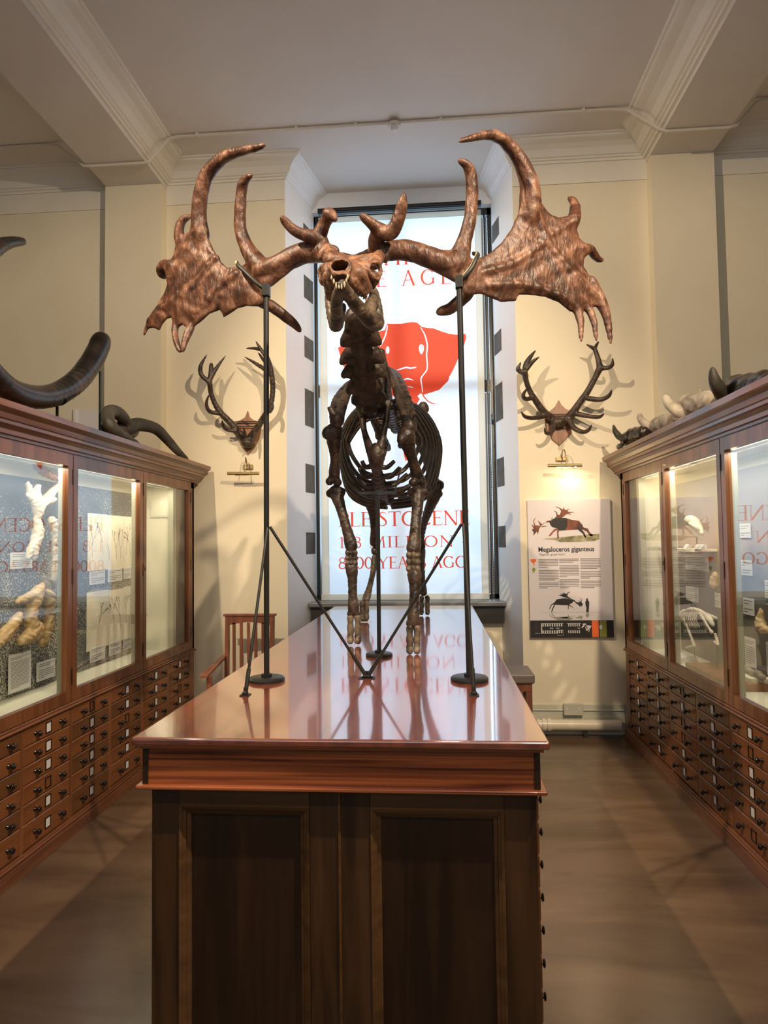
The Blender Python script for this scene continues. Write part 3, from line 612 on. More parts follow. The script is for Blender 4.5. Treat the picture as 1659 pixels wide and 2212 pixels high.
# ------------------------------------------------------------------ the glazed cases
ROWS = [.722 - .097 * i for i in range(6)] + [.105]
YD = [5.52, 4.595, 3.67, 2.775, 1.88]
YCOL = [5.50, 5.05, 4.588, 4.125, 3.67, 3.222, 2.775, 2.33, 1.88]
rnd = random.Random(4)
def make_case(s, xf, label, mur):
    t = thing('display_case', label, 'display case', (xf + s * .4, 3.6, 0))
    X = lambda d: xf + s * d
    def bx(mb, d0, d1, y0, y1, z0, z1): return mb.box(X(d0), X(d1), y0, y1, z0, z1)
    y0, y1 = 1.5, 5.60
    pl = MB(); bx(pl, -.022, .8, y0, y1 + .02, 0, .07); bx(pl, -.016, .8, y0, y1 + .015, .07, .082); bx(pl, -.022, .8, y0, y1 + .02, .082, .090); bx(pl, -.01, .8, y0, y1 + .01, .09, .10)
    pl.build('plinth', M['caseh'], t, bevel=.003)
    c = MB(); bx(c, .012, .8, y0, y1, .1, .725)
    bx(c, 0, .013, 5.505, y1, .1, .725); bx(c, 0, .013, y0, 1.875, .1, .725)
    for y in YCOL[1:-1]: bx(c, .0, .013, y - .012, y + .012, .1, .725)
    bx(c, .0, .8, y1 - .035, y1, .75, 2.19); bx(c, .0, .8, y0, y0 + .035, .75, 2.19)
    bx(c, .0, .035, 5.535, y1, .75, 2.19); bx(c, .42, .8, y0, y1, .75, 2.19); bx(c, 0, .8, y0, y1, 2.135, 2.19)
    c.build('carcass', M['case'], t)
    r = MB(); bx(r, -.018, .8, y0, y1 + .012, .725, .738); bx(r, -.008, .8, y0, y1 + .006, .738, .752); r.build('waist_moulding', M['caseh'], t, bevel=.004)
    pf = [(0, 2.185), (-.012, 2.185), (-.014, 2.198), (-.03, 2.202), (-.034, 2.222), (-.05, 2.238), (-.066, 2.242), (-.068, 2.258), (-.078, 2.262), (-.09, 2.285), (-.112, 2.300), (-.124, 2.304), (-.126, 2.334), (.8, 2.334), (.8, 2.185)]
    MB().prism(pf, lambda u, v, q: (X(u), q, v), 1.38, 5.68).build('cornice', M['caseh'], t)
    n = MB(); bx(n, .335, .345, 1.54, 5.53, .79, 2.13); bx(n, .03, .42, 5.26, 5.27, .79, 2.13); bx(n, .03, .34, 1.54, 5.56, .775, .79); bx(n, .03, .34, 1.54, 5.56, 2.128, 2.135)
    n.build('lining', M['inner'], t)
    b_ = MB(); bx(b_, .325, .334, 1.54, 5.255, .792, 2.06); b_.build('back_mural', mur, t)
    po = MB()
    for y in YD[1:-1]: bx(po, .03, .075, y - .02, y + .02, .79, 2.13)
    bx(po, .03, .075, 5.22, 5.26, .79, 2.13); po.build('inner_post', M['post'], t)
    ls = MB(); bx(ls, .05, .058, 1.95, 5.2, 2.114, 2.122); ls.build('light_tube', M['tube'], t)
    for i in range(4):
        ya, yb_ = YD[i + 1] + .004, YD[i] - .004; w_ = .048
        f = MB(); bx(f, -.004, .03, ya, ya + w_, .756, 2.18); bx(f, -.004, .03, yb_ - w_, yb_, .756, 2.18); bx(f, -.0035, .03, ya + w_, yb_ - w_, .756, .822); bx(f, -.0035, .03, ya + w_, yb_ - w_, 2.11, 2.18)
        d = f.build('door', M['case'], t)
        g = MB(); bx(g, .014, .018, ya + w_, yb_ - w_, .822, 2.11); g.build('glass_pane', M['glass'], d, shift=False).data.transform(Matrix.Translation(-wloc(t)))
        for z in (2.05, 1.47, .90):
            h = MB(); bx(h, -.008, .004, yb_ - .004, yb_ + .006, z - .045, z + .045); h.build('hinge', M['dbrass'], d, shift=False).data.transform(Matrix.Translation(-wloc(t)))
        if i % 2 == 0:
            h = MB(); bx(h, -.007, 0, ya + .018, ya + .026, 1.46, 1.49); h.build('keyhole', M['dbrass'], d, shift=False).data.transform(Matrix.Translation(-wloc(t)))
    for j in range(8):
        ya, yb_ = YCOL[j + 1] + .013, YCOL[j] - .013
        for q in range(6):
            z0, z1 = ROWS[q + 1] + .002, ROWS[q] - .002
            drawer(t, yb_ - ya, z1 - z0, Vector((X(.012), (ya + yb_) / 2, z0)) - wloc(t), 0 if s < 0 else PI, rnd.choice(['drawer', 'drawer', 'drawerd']), True, rnd.random() > .12, .115)
    l = area('case_light', (X(.06), 3.55, 2.10), (X(.22), 3.55, 1.3), 3.2, .03, 24, (1, .86, .66)); l.rotation_euler = (0, 0, 0)
    l.rotation_euler = (0, s * -.25, PI / 2) if False else (Vector((0, s * .0, -1))).to_track_quat('-Z', 'Y').to_euler(); l.rotation_euler.z = PI / 2
    return t
M['tube'] = glow('warm_light_tube', (1, .88, .68), 2.0)
caseL = make_case(-1, -2.105, 'long glazed mahogany display case with drawers on the left of the room', M['mural'])
caseR = make_case(1, 1.545, 'long glazed mahogany display case with drawers on the right of the room', M['dusk'])
# ------------------------------------------------------------------ the giant deer skeleton on the table
SDF.rough = .0009
def A3(p): return np.array(at(p[0], p[1], Y=p[2]))
def c1(u, v): return (280 + .3315 * u, 260 + .3315 * v)
def c2(u, v): return (780 + .3436 * u, 260 + .3436 * v)
dk = thing('giant_deer_skeleton', 'mounted dark brown giant deer skeleton with huge spread antlers standing on the red tabletop', 'skeleton', (-.3, 4.1, TZ))
def gL(X, Z=None): return 2.84 + .42 * np.maximum(0, -.72 - X) ** 1.0
def gR(X, Z=None): return 2.84 + .42 * np.maximum(0, X - .15)
def onsheet(px, py, g, off=0):
    y = 2.9
    for _ in range(8): x = at(px, py, Y=y).x; y = float(g(x)) + off
    return np.array(at(px, py, Y=y))
def TH(u, w_, dd): return .009 + np.clip(dd * .22, 0, .013) + .0022 * np.sin(u * 38 + 3 * np.sin(w_ * 23)) * np.clip(dd * 20, 0, 1)
def antler(name, cm, g, polys, chains, label=None):
    s = SDF(.0058, .018)
    for poly, t in polys:
        q = [onsheet(*cm(u, v), g) for u, v in poly]; s.sheet([(a[0], a[2]) for a in q], g, t, .022)
    for pts, rad, offs in chains:
        n = len(pts); o = [offs[0] + (offs[1] - offs[0]) * i / (n - 1) for i in range(n)]
        s.chain([onsheet(*cm(u, v), g, o[i]) for i, (u, v) in enumerate(pts)], rad, .016)
    rn = np.random.RandomState(3)
    def noise(vs):
        return vs + .0007 * np.stack([np.sin(vs[:, 2] * 90 + 4 * np.sin(vs[:, 0] * 31)), np.sin(vs[:, 0] * 75 + 5 * np.sin(vs[:, 2] * 27)), np.sin(vs[:, 0] * 83 + 3 * np.sin(vs[:, 1] * 40))], 1)
    return s.build(name, M['antler'], dk, noise=noise)
palmL = [(770, 935), (700, 955), (640, 962), (590, 915), (545, 840), (510, 760), (490, 680), (455, 650), (412, 680), (388, 730), (360, 742), (330, 735), (302, 770), (300, 820), (285, 880), (262, 925), (232, 960), (232, 1010), (245, 1060), (230, 1120), (200, 1170), (150, 1250), (112, 1310), (94, 1365), (88, 1408), (104, 1395), (122, 1358), (160, 1353), (193, 1370), (212, 1330), (245, 1292), (272, 1285), (290, 1340), (318, 1352), (345, 1332), (372, 1352), (405, 1355), (465, 1310), (520, 1262), (588, 1235), (606, 1262), (610, 1285), (650, 1262), (700, 1228), (760, 1210), (850, 1215), (900, 1185), (905, 1110), (860, 1060)]
webL = [(760, 950), (800, 905), (860, 900), (930, 905), (1010, 880), (1090, 830), (1180, 812), (1230, 830), (1235, 925), (1150, 930), (1070, 965), (1000, 1020), (930, 1078), (880, 1100), (800, 1060)]
chL = [([(1230, 865), (1130, 862), (1030, 905), (940, 955), (860, 985)], [.036, .038, .036, .036, .04], (-.03, 0)),
       ([(850, 950), (775, 850), (722, 710), (722, 560), (733, 440), (752, 390), (795, 357)], [.042, .030, .024, .0215, .0175, .013, .005], (0, -.10)),
       ([(470, 760), (452, 650), (455, 560), (465, 470), (500, 360), (565, 280), (640, 228), (730, 200), (820, 180), (880, 160)], [.036, .031, .029, .0285, .027, .024, .020, .015, .011, .005], (0, -.12)),
       ([(330, 790), (322, 720), (342, 655), (398, 620)], [.024, .019, .014, .007], (.02, .09)),
       ([(290, 960), (235, 945), (208, 965), (212, 1000), (228, 1012)], [.026, .022, .018, .015, .008], (.0, .05)),
       ([(292, 1330), (298, 1410), (310, 1460), (328, 1508)], [.011, .0105, .009, .005], (0, -.04)),
       ([(400, 1350), (375, 1400), (358, 1450), (342, 1506)], [.015, .012, .009, .005], (0, -.05)),
       ([(840, 1170), (930, 1215), (1010, 1275), (1070, 1325), (1112, 1372)], [.024, .021, .018, .014, .006], (.03, .14)),
       ([(1270, 830), (1228, 768), (1165, 755), (1085, 725), (1025, 672), (992, 634)], [.026, .026, .020, .017, .013, .005], (-.05, -.14)),
       ([(1228, 768), (1262, 690), (1295, 630), (1310, 612)], [.025, .021, .019, .017], (-.06, -.13)), ([(1275, 596), (1310, 612), (1338, 645)], [.009, .015, .008], (-.13, -.14)),
       ([(1240, 860), (1290, 865)], [.036, .036], (-.04, -.06)),
       ([(1250, 900), (1262, 860), (1290, 845), (1330, 838), (1352, 860)], [.010, .012, .010, .010, .008], (-.08, -.09)),
       ([(420, 700), (395, 850), (330, 960)], [.016, .014, .01], (-.012, -.008)), ([(560, 900), (420, 1080), (250, 1200), (130, 1300)], [.016, .013, .012, .010], (-.012, -.004)), ([(700, 1000), (560, 1120), (420, 1280)], [.016, .012, .012], (-.014, -.008))]
antler('antler', c1, gL, [(palmL, TH), (webL, .026)], chL)
palmR = [(745, 870), (810, 832), (880, 772), (940, 690), (985, 590), (1010, 490), (1060, 450), (1120, 490), (1150, 545), (1190, 592), (1240, 612), (1290, 602), (1330, 590), (1365, 620), (1358, 690), (1372, 740), (1405, 775), (1450, 798), (1430, 840), (1402, 870), (1400, 920), (1430, 970), (1480, 1060), (1525, 1118), (1535, 1165), (1500, 1172), (1462, 1172), (1440, 1200), (1405, 1198), (1380, 1215), (1310, 1200), (1240, 1142), (1150, 1108), (1080, 1100), (992, 1095), (972, 1138), (880, 1142), (820, 1118), (760, 1093), (700, 1093), (650, 1105), (620, 1040), (640, 960)]
webR = [(125, 860), (165, 775), (280, 762), (400, 788), (500, 815), (590, 822), (660, 868), (760, 880), (710, 1000), (630, 1035), (560, 1003), (450, 940), (330, 885), (220, 862), (150, 885)]
chR = [([(150, 825), (280, 815), (400, 850), (500, 890), (600, 925)], [.036, .038, .038, .038, .04], (-.03, 0)),
       ([(610, 900), (645, 770), (680, 645), (695, 510), (697, 405), (686, 325), (660, 277), (615, 252)], [.046, .029, .024, .022, .020, .017, .011, .005], (0, -.10)),
       ([(1060, 620), (1065, 500), (1055, 390), (1010, 275), (945, 175), (870, 108), (790, 92), (700, 110), (615, 132)], [.045, .043, .037, .029, .023, .019, .014, .010, .005], (0, -.14)),
       ([(1335, 640), (1345, 575), (1340, 520), (1308, 486)], [.026, .022, .015, .006], (0, .09)),
       ([(1390, 810), (1440, 812), (1465, 845), (1490, 872), (1520, 880)], [.018, .015, .012, .008, .004], (.0, .05)),
       ([(1360, 1190), (1380, 1270), (1383, 1390)], [.015, .012, .005], (0, -.05)), ([(1430, 1180), (1462, 1260), (1480, 1385)], [.014, .011, .005], (0, -.04)),
       ([(1500, 1120), (1545, 1240), (1570, 1400)], [.022, .016, .006], (0, -.03)), ([(1450, 1000), (1500, 1110), (1530, 1200)], [.016, .016, .014], (0, 0)),
       ([(680, 1080), (610, 1145), (550, 1188), (492, 1203)], [.024, .022, .019, .015], (.03, .12)),
       ([(90, 830), (95, 750), (120, 690)], [.026, .027, .025], (-.04, -.10)),
       ([(120, 690), (70, 655), (6, 600)], [.024, .016, .012], (-.10, -.16)), ([(120, 700), (185, 708), (228, 640), (255, 545), (270, 468)], [.026, .025, .022, .0175, .007], (-.10, -.2)),
       ([(85, 820), (120, 800), (150, 830), (150, 880)], [.012, .014, .014, .010], (-.05, -.05)),
       ([(1080, 560), (1180, 780), (1340, 980), (1480, 1120)], [.018, .015, .013, .012], (-.014, -.008)), ([(760, 960), (1000, 880), (1200, 720), (1320, 640)], [.016, .013, .014, .012], (-.014, -.006)), ([(800, 1040), (1050, 1040), (1280, 1120), (1380, 1200)], [.016, .014, .014, .012], (-.012, -.006))]
antler('antler', c2, gR, [(palmR, TH), (webR, .028)], chR)
sk = lambda *p: A3(p)
# skull
s = SDF(.0042, .018)
s.chain([sk(735, 587, 2.41), sk(747, 597, 2.5), sk(760, 603, 2.62), sk(768, 598, 2.76)], [.043, .054, .066, .068], .02)
s.cap(sk(772, 592, 2.46), sk(790, 622, 2.55), .034, .026); s.cap(sk(714, 600, 2.48), sk(714, 640, 2.58), .032, .020)
s.cap(sk(790, 580, 2.56), sk(808, 600, 2.62), .03, .025); s.cap(sk(712, 585, 2.52), sk(703, 605, 2.6), .034, .026)
s.chain([sk(712, 560, 2.72), sk(760, 572, 2.72), sk(812, 562, 2.74)], [.028, .03, .026], .02)
s.chain([sk(735, 556, 2.80), sk(765, 562, 2.84), sk(808, 545, 2.83)], [.02, .016, .02], .02)
s.cap(sk(716, 562, 2.70), sk(711, 546, 2.76), .030, .026); s.cap(sk(810, 572, 2.68), sk(819, 553, 2.77), .020, .026)
def ring(cx_, cy_, rx, ry, y, dy, r, a0=0, a1=360):
    pts = [sk(cx_ + rx * math.cos(math.radians(a)), cy_ + ry * math.sin(math.radians(a)), y + dy * math.cos(math.radians(a))) for a in np.linspace(a0, a1, 15)]
    for a, b in zip(pts[:-1], pts[1:]): s.cap(a, b, r, r, .008)
ring(811, 584, 11, 17, 2.58, .03, .0075); ring(700, 590, 9, 16, 2.58, -.03, .008); ring(734, 578, 22, 16, 2.372, .012, .0065)
s.cap(sk(815, 605, 2.6), sk(806, 622, 2.62), .009, .007)
s.cap(sk(722, 598, 2.37), sk(752, 597, 2.37), .010, .010)
s.cap(sk(712, 600, 2.42), sk(722, 640, 2.52), .012, .010); s.cap(sk(758, 606, 2.42), sk(786, 636, 2.54), .016, .012)
s.cut(sk(734, 578, 2.40), (.034, .15, .024)); s.cut(sk(811, 584, 2.57), (.030, .034, .027)); s.cut(sk(698, 590, 2.57), (.022, .034, .024))
s.cut(sk(738, 606, 2.39), (.028, .05, .012)); s.cut(sk(770, 612, 2.42), (.007, .03, .008))
s.build('skull', M['skull'], dk)
s = SDF(.0042, .012)
s.chain([sk(740, 614, 2.37), sk(752, 636, 2.44), sk(775, 665, 2.53), sk(800, 690, 2.62), sk(815, 700, 2.66)], [.017, .021, .025, .031, .026])
s.chain([sk(815, 698, 2.66), sk(812, 660, 2.68), sk(806, 622, 2.70)], [.026, .022, .014]); s.chain([sk(796, 672, 2.60), sk(808, 640, 2.68)], [.026, .018])
s.chain([sk(735, 618, 2.37), sk(728, 645, 2.45), sk(727, 675, 2.55), sk(728, 700, 2.66)], [.016, .019, .022, .027])
s.chain([sk(724, 704, 2.66), sk(716, 665, 2.68), sk(710, 632, 2.70)], [.024, .021, .014])
s.chain([sk(735, 690, 2.64), sk(742, 660, 2.58)], [.014, .010])
s.build('lower_jaw', M['jaw'], dk)
tt = MB()
for i in range(6): p = sk(760 + i * 5.2, 622 + i * 4.4, 2.46 + i * .018); tt.lathe([(.004, -.004), (.0045, .004), (.002, .011), (0, .013)], p, 'z', 6)
for i in range(5): p = sk(772 + i * 4.2, 618 + i * 4.5, 2.49 + i * .02); tt.lathe([(0, -.016), (.004, -.012), (.0055, 0), (.005, .006)], p + np.array([.004, 0, -.012]), 'z', 6)
for i, (a, b) in enumerate(((716, 600), (721, 608), (726, 616), (732, 620), (738, 619), (744, 614), (748, 606), (751, 598))): p = sk(a, b, 2.345); tt.lathe([(0, -.008 - .003 * (i % 3)), (.0028, -.006), (.0036 + .0008 * (i % 2), 0), (.002, .007 + .002 * (i % 3)), (0, .011)], p, 'z', 6)
tag(tt.build('teeth', M['tooth'], dk, smooth=True), kind='stuff')
# neck
nk = [(775, 692, 2.86), (779, 722, 2.95), (782, 762, 3.06), (785, 798, 3.17), (789, 832, 3.29), (795, 860, 3.41), (800, 882, 3.53)]
wn = [((757, 712), (806, 708)), ((740, 744), (819, 741)), ((738, 783), (826, 780)), ((742, 812), (832, 811)), ((752, 846), (822, 838)), ((764, 868), (830, 862)), ((776, 882), (828, 880))]
for i, (c, w_) in enumerate(zip(nk, wn)):
    s = SDF(.006, .02); c3 = sk(*c); nx = sk(*nk[min(i + 1, 6)]); s.cap(c3 + np.array([0, 0, .02]), c3 + (nx - c3) * .75 if i < 6 else c3 + np.array([0, .05, 0]), .046, .052)
    s.cap(c3 + np.array([0, .03, .03]), c3 + np.array([0, .05, .075]), .025, .012)
    for (px, py), q in zip(w_, (-1, 1)):
        tip = sk(px, py, c[2] + .02); s.chain([c3 + np.array([q * .02, 0, .01]), c3 * .45 + tip * .55 + np.array([0, 0, .022]), tip], [.040, .027, .011])
        s.cap(c3 + np.array([q * .03, .02, .03]), c3 + np.array([q * .055, .03, -.035]), .016, .013)
    s.build('neck_vertebra', M['bone'], dk)
xc = -.29
zs = lambda y: 2.36 + .16 * min(1, max(0, (y - 3.55) / .6)) - .05 * max(0, (y - 4.3))
for i in range(18):
    y = 3.62 + i * .075; z = zs(y); h = .36 - .022 * max(0, i - 1) if i < 11 else .10; h = max(h, .10)
    s = SDF(.0065, .014); s.cap((xc, y - .028, z), (xc, y + .028, z), .032, .030)
    s.chain([(xc, y, z + .02), (xc - .002, y + .05, z + h * .6), (xc - .004, y + .09, z + h)], [.014, .013, .018 if i < 9 else .010])
    for q in (-1, 1): s.cap((xc, y, z + .01), (xc + q * (.06 if i < 12 else .11), y + .01, z + .035), .015, .010)
    s.build('back_vertebra', M['bone'], dk)
# breastbone and ribs
s = SDF(.0065, .015)
s.chain([sk(812, 965, 3.44), sk(812, 990, 3.45), sk(814, 1015, 3.55), sk(820, 1045, 3.75), sk(832, 1068, 4.0), sk(842, 1082, 4.3)], [.022, .036, .026, .036, .040, .03])
for px, r in ((800, .020), (826, .020)): s.ell(sk(px, 978, 3.44), (r, r, r * 1.1))
s.build('breastbone', M['bone'], dk)
for q in (-1, 1):      # stout first ribs
    a = sk(783 if q < 0 else 838, 898 if q < 0 else 868, 3.58); b = sk(801 if q < 0 else 818, 975, 3.46); m = (a + b) / 2 + np.array([q * .012, 0, .01])
    MB().tube([a, m, b], [.021, .016, .026], 8, 5, flat=((0, 1, 0), .75)).build('first_rib', M['bone'], dk, smooth=True)
for y, pl in ((3.53, [(782, 996), (790, 1009), (812, 1005), (834, 1010), (852, 996)]), (3.62, [(776, 1012), (790, 1030), (815, 1026), (842, 1030), (864, 1010)]), (3.74, [(772, 1030), (792, 1050), (820, 1046), (850, 1048), (880, 1024)]), (3.90, [(764, 1046), (790, 1068), (826, 1064), (862, 1064), (902, 1036)]), (4.10, [(756, 1056), (786, 1084), (832, 1082), (874, 1080), (922, 1046)])):
    MB().tube([sk(a, b, y + .02 * abs(a - 812) / 40) for a, b in pl], [.011, .014, .016, .014, .011], 8, 5).build('costal_cartilage', M['bone'], dk, smooth=True)
for i in range(1, 13):
    u = i / 12
    for q in (-1, 1):
        y = 3.60 + i * .082; z = zs(y); w_ = .17 + .165 * math.sin(min(1, u * 1.25) * PI / 2) ** .8; zb = 2.06 - .20 * math.sin(min(1, u * 1.5) * PI / 2)
        end = .015 if i < 9 else .02 + .03 * (i - 8); zb += .0 if i < 8 else .035 * (i - 7)
        pts = [(xc + q * .03, y, z + .01), (xc + q * w_ * .55, y + .02, z + .0), (xc + q * w_ * .9, y + .06, z - .12), (xc + q * w_, y + .10, z * .55 + zb * .45), (xc + q * w_ * .86, y + .09, zb + .12), (xc + q * w_ * .5, y + .05, zb + .025), (xc + q * end, y + .0, zb)]
        MB().tube(pts, [.011, .012, .0125, .0135, .013, .0125, .012], 7, 5, flat=((0, 1, 0), 1.25 if i < 8 else 1.0)).build('rib', M['bone'], dk, smooth=True)
# shoulder blades
for top, gl, nm in (([(838, 796, 3.80), (848, 800, 3.95), (862, 812, 4.05), (880, 845, 4.08)], (884, 918, 3.46), 'r'), ([(764, 822, 3.80), (752, 828, 3.95), (738, 842, 4.05), (722, 866, 4.0)], (728, 905, 3.50), 'l')):
    s = SDF(.006, .02); g_ = sk(*gl)
    for a_, b_ in zip(top[:-1], top[1:]):
        for u_ in range(5): s.cap(sk(*a_) * (1 - u_ / 5) + sk(*b_) * u_ / 5, g_, .012, .022, .02)
    q = 1 if nm == 'r' else -1
    s.chain([sk(top[1][0] + q * 8, top[1][1] + 10, 3.9), (sk(*top[1]) + g_) / 2 + np.array([q * .035, -.02, .01]), g_ + np.array([q * .025, -.01, .05])], [.008, .014, .012], .015)
    s.cap(g_, g_ + np.array([0, -.01, -.02]), .032, .034, .02)
    if nm == 'l': s.cap(g_ + np.array([-.02, 0, .03]), sk(711, 882, 3.5), .02, .010, .02)
    s.build('shoulder_blade', M['bone'], dk)
def limb(name, pts, rad, extra=(), mat='bone', vox=.0058):
    s = SDF(vox, .012); s.chain([sk(*p) for p in pts], rad)
    for p, r in extra: s.ell(sk(*p), r if hasattr(r, '__len__') else (r, r, r))
    s.build(name, M[mat], dk)
def toes(px, py0, py1, y, w_, r):
    for q in (-1, 1):
        x = px + q * w_; h = py1 - py0
        s = SDF(.0045, .006)
        s.chain([sk(x, py0 + 3, y), sk(x + q * .5, py0 + h * .2, y), sk(x + q * .5, py0 + h * .38, y), sk(x, py0 + h * .52, y)], [r * 1.1, r * .82, r * .9, r * 1.05])
        s.chain([sk(x, py0 + h * .54, y), sk(x + q * .5, py0 + h * .66, y), sk(x + q * .5, py0 + h * .74, y)], [r * .95, r * .8, r]); s.chain([sk(x + q * .5, py0 + h * .78, y), sk(x + q * .5, py1 - r * 1420 / y * 1.02, y - .012)], [r * .9, r * 1.0])
        s.build('toe_bones', M['jaw'], dk)
def carpus(px, py0, py1, y, wpx):
    s = SDF(.005, .005)
    for r_ in range(3):
        for c_ in (-1, 0, 1):
            s.ell(sk(px + c_ * wpx * .58, py0 + (py1 - py0) * (r_ + .5) / 3, y - (.012 if c_ == 0 else 0)), (wpx * .42 * y / 1420, .026, (py1 - py0) * .19 * y / 1420), .005)
    s.build('wrist_bones', M['jaw'], dk)
# right fore leg of the picture
limb('upper_arm_bone', [(877, 940, 3.44), (882, 962, 3.48), (892, 995, 3.54), (902, 1030, 3.62)], [.046, .034, .024, .034], (((866, 950, 3.42), (.020, .03, .035)), ((893, 1042, 3.6), (.026, .03, .022)), ((910, 1040, 3.62), (.026, .03, .024))))
limb('forearm_bone', [(902, 1064, 3.6), (902, 1090, 3.57), (898, 1130, 3.54), (896, 1165, 3.5), (893, 1187, 3.48)], [.036, .028, .025, .030, .036], (((888, 1064, 3.6), .022), ((916, 1064, 3.6), .024), ((914, 1045, 3.72), (.016, .03, .05)), ((900, 1100, 3.62), (.014, .02, .1))))
carpus(893, 1192, 1236, 3.46, 16)
limb('cannon_bone', [(895, 1240, 3.45), (896, 1262, 3.44), (894, 1310, 3.42), (893, 1342, 3.41)], [.036, .026, .0235, .031], (((885, 1347, 3.405), .019), ((901, 1347, 3.405), .019)))
toes(893, 1352, 1414, 3.40, 7.5, .0165)
# left fore leg
limb('upper_arm_bone', [(722, 932, 3.52), (722, 955, 3.56), (724, 990, 3.62), (722, 1028, 3.7)], [.048, .036, .025, .032], (((706, 936, 3.5), (.026, .03, .034)), ((712, 1040, 3.7), (.022, .03, .024)), ((730, 1042, 3.7), (.022, .03, .024))))
limb('forearm_bone', [(725, 1062, 3.72), (734, 1090, 3.71), (744, 1125, 3.7), (754, 1160, 3.7), (759, 1180, 3.7)], [.038, .027, .024, .028, .034], (((712, 1066, 3.72), .022), ((738, 1062, 3.72), .024), ((726, 1042, 3.84), (.016, .03, .05))))
carpus(759, 1188, 1222, 3.70, 14)
limb('cannon_bone', [(759, 1226, 3.70), (761, 1245, 3.70), (762, 1290, 3.70), (764, 1316, 3.70)], [.034, .025, .0225, .030], (((756, 1326, 3.70), .018), ((772, 1326, 3.70), .018)))
toes(765, 1330, 1392, 3.70, 7.5, .0175)
# hips and hind legs
limb('hip_bone', [(916, 884, 4.72), (902, 910, 4.85), (885, 935, 5.0), (866, 962, 5.15)], [.036, .030, .034, .026], (((914, 878, 4.72), .035),))
limb('hip_bone', [(808, 905, 4.8), (816, 925, 4.9), (826, 948, 5.0), (838, 968, 5.15)], [.030, .030, .034, .026], (((820, 942, 4.95), .034),))
limb('sacrum', [(856, 890, 4.85), (856, 905, 5.0), (856, 925, 5.2)], [.045, .035, .02])
limb('thigh_bone', [(900, 935, 4.98), (915, 975, 4.9), (930, 1020, 4.8), (940, 1050, 4.72)], [.042, .030, .030, .046], (((948, 1048, 4.70), .038), ((946, 1066, 4.72), .034), ((932, 1062, 4.7), .03)))
limb('thigh_bone', [(828, 962, 4.98), (820, 1000, 4.85), (810, 1040, 4.7), (800, 1070, 4.6)], [.040, .028, .028, .044], (((790, 1072, 4.58), .036), ((806, 1082, 4.6), .034)))
limb('shin_bone', [(940, 1068, 4.75), (930, 1092, 4.85), (916, 1130, 5.05), (910, 1165, 5.22), (911, 1182, 5.28)], [.044, .036, .026, .022, .030], (((914, 1172, 5.36), (.018, .04, .03)),))
limb('shin_bone', [(802, 1090, 4.62), (806, 1110, 4.7), (808, 1145, 4.82), (808, 1172, 4.95)], [.040, .030, .024, .032], (((817, 1170, 5.03), (.018, .05, .03)), ((810, 1190, 4.98), (.030, .03, .034))))
limb('cannon_bone', [(911, 1190, 5.29), (911, 1215, 5.26), (913, 1255, 5.20), (915, 1280, 5.16)], [.030, .022, .020, .027], mat='bone')
limb('cannon_bone', [(810, 1205, 4.97), (806, 1235, 4.93), (798, 1270, 4.87), (791, 1294, 4.82)], [.026, .019, .020, .028], mat='jaw')
toes(917, 1288, 1329, 5.14, 6.0, .0165)
toes(787, 1300, 1341, 4.78, 4.5, .017)
SDF.rough = 0
# ------------------------------------------------------------------ iron stands
def disc(mb, c, r): return mb.lathe([(r, TZ), (r, TZ + .012), (r - .006, TZ + .017), (.022, TZ + .017), (.022, TZ + .030), (0, TZ + .030)], (c[0], c[1], 0), 'z', 40)
def stand(name, label, base, top, r, dr, struts, clampc, q):
    t = thing(name, label, 'support stand', (base[0], base[1], TZ), 'iron support stands on the tabletop')
    disc(MB(), base, dr).build('base_disc', M['black'], t, smooth=True)
    MB().tube([(base[0], base[1], TZ + .017), top], r, 14).build('pole', M['black'], t, smooth=True)
    for a, b in struts:
        st = MB().tube([a, b], .0062, 8).tube([Vector(b) + (Vector(a) - Vector(b)).normalized() * .10, b], .0085, 8)
        so = st.build('strut', M['black'], t, smooth=True)
        MB().box(b[0] - .018, b[0] + .018, b[1] - .018, b[1] + .018, TZ, TZ + .004).lathe([(.012, TZ + .004), (.012, TZ + .012), (.007, TZ + .016), (.007, TZ + .03), (0, TZ + .03)], (b[0], b[1], 0), 'z', 12).build('strut_foot', M['black'], so, shift=False).data.transform(Matrix.Translation(-wloc(t)))
    return t
V = lambda px, py, y: tuple(at(px, py, Y=y))
bL, bR = at(576, 1462, Z=TZ + .017), at(1014, 1461, Z=TZ + .017); YP = bL.y
jn = at(793, 1465, Z=TZ); f1 = at(530, 1502, Z=TZ); f2 = at(1024, 1502, Z=TZ)
tL, tR = V(575, 632, YP), V(992, 614, YP)
sL = stand('pole_stand', 'tall black iron pole stand holding up the antler at left, with two thin struts', bL, tL, .0118, .076, [(V(578, 1140, YP - .012), tuple(f1)), (V(583, 1138, YP - .005), (jn.x - .006, jn.y, TZ + .012))], None, -1)
sR = stand('pole_stand', 'tall black iron pole stand holding up the antler at right, leaning slightly', bR, tR, .0125, .078, [(V(1001, 1132, YP - .012), tuple(f2)), (V(997, 1132, YP - .005), (jn.x + .006, jn.y, TZ + .012))], None, 1)
def strapband(t, pts, wd_):
    MB().tube([A3(p) for p in pts], wd_, 8, 5, flat=((0, 1, 0), 1.0)).build('strap', M['strap'], t, smooth=True)
    MB().tube([A3((p[0] - 1.5, p[1] - 1.5, p[2] + .006)) for p in pts], wd_ * .8, 8, 5).build('felt_pad', M['pad'], t, smooth=True)
strapband(sL, [(578, 630, 2.80), (562, 618, 2.775), (545, 603, 2.775), (530, 588, 2.785), (515, 574, 2.80), (512, 568, 2.85)], .009)
strapband(sR, [(989, 610, 2.80), (1003, 598, 2.775), (1018, 580, 2.775), (1028, 560, 2.79), (1032, 550, 2.83), (1024, 548, 2.87)], .010)
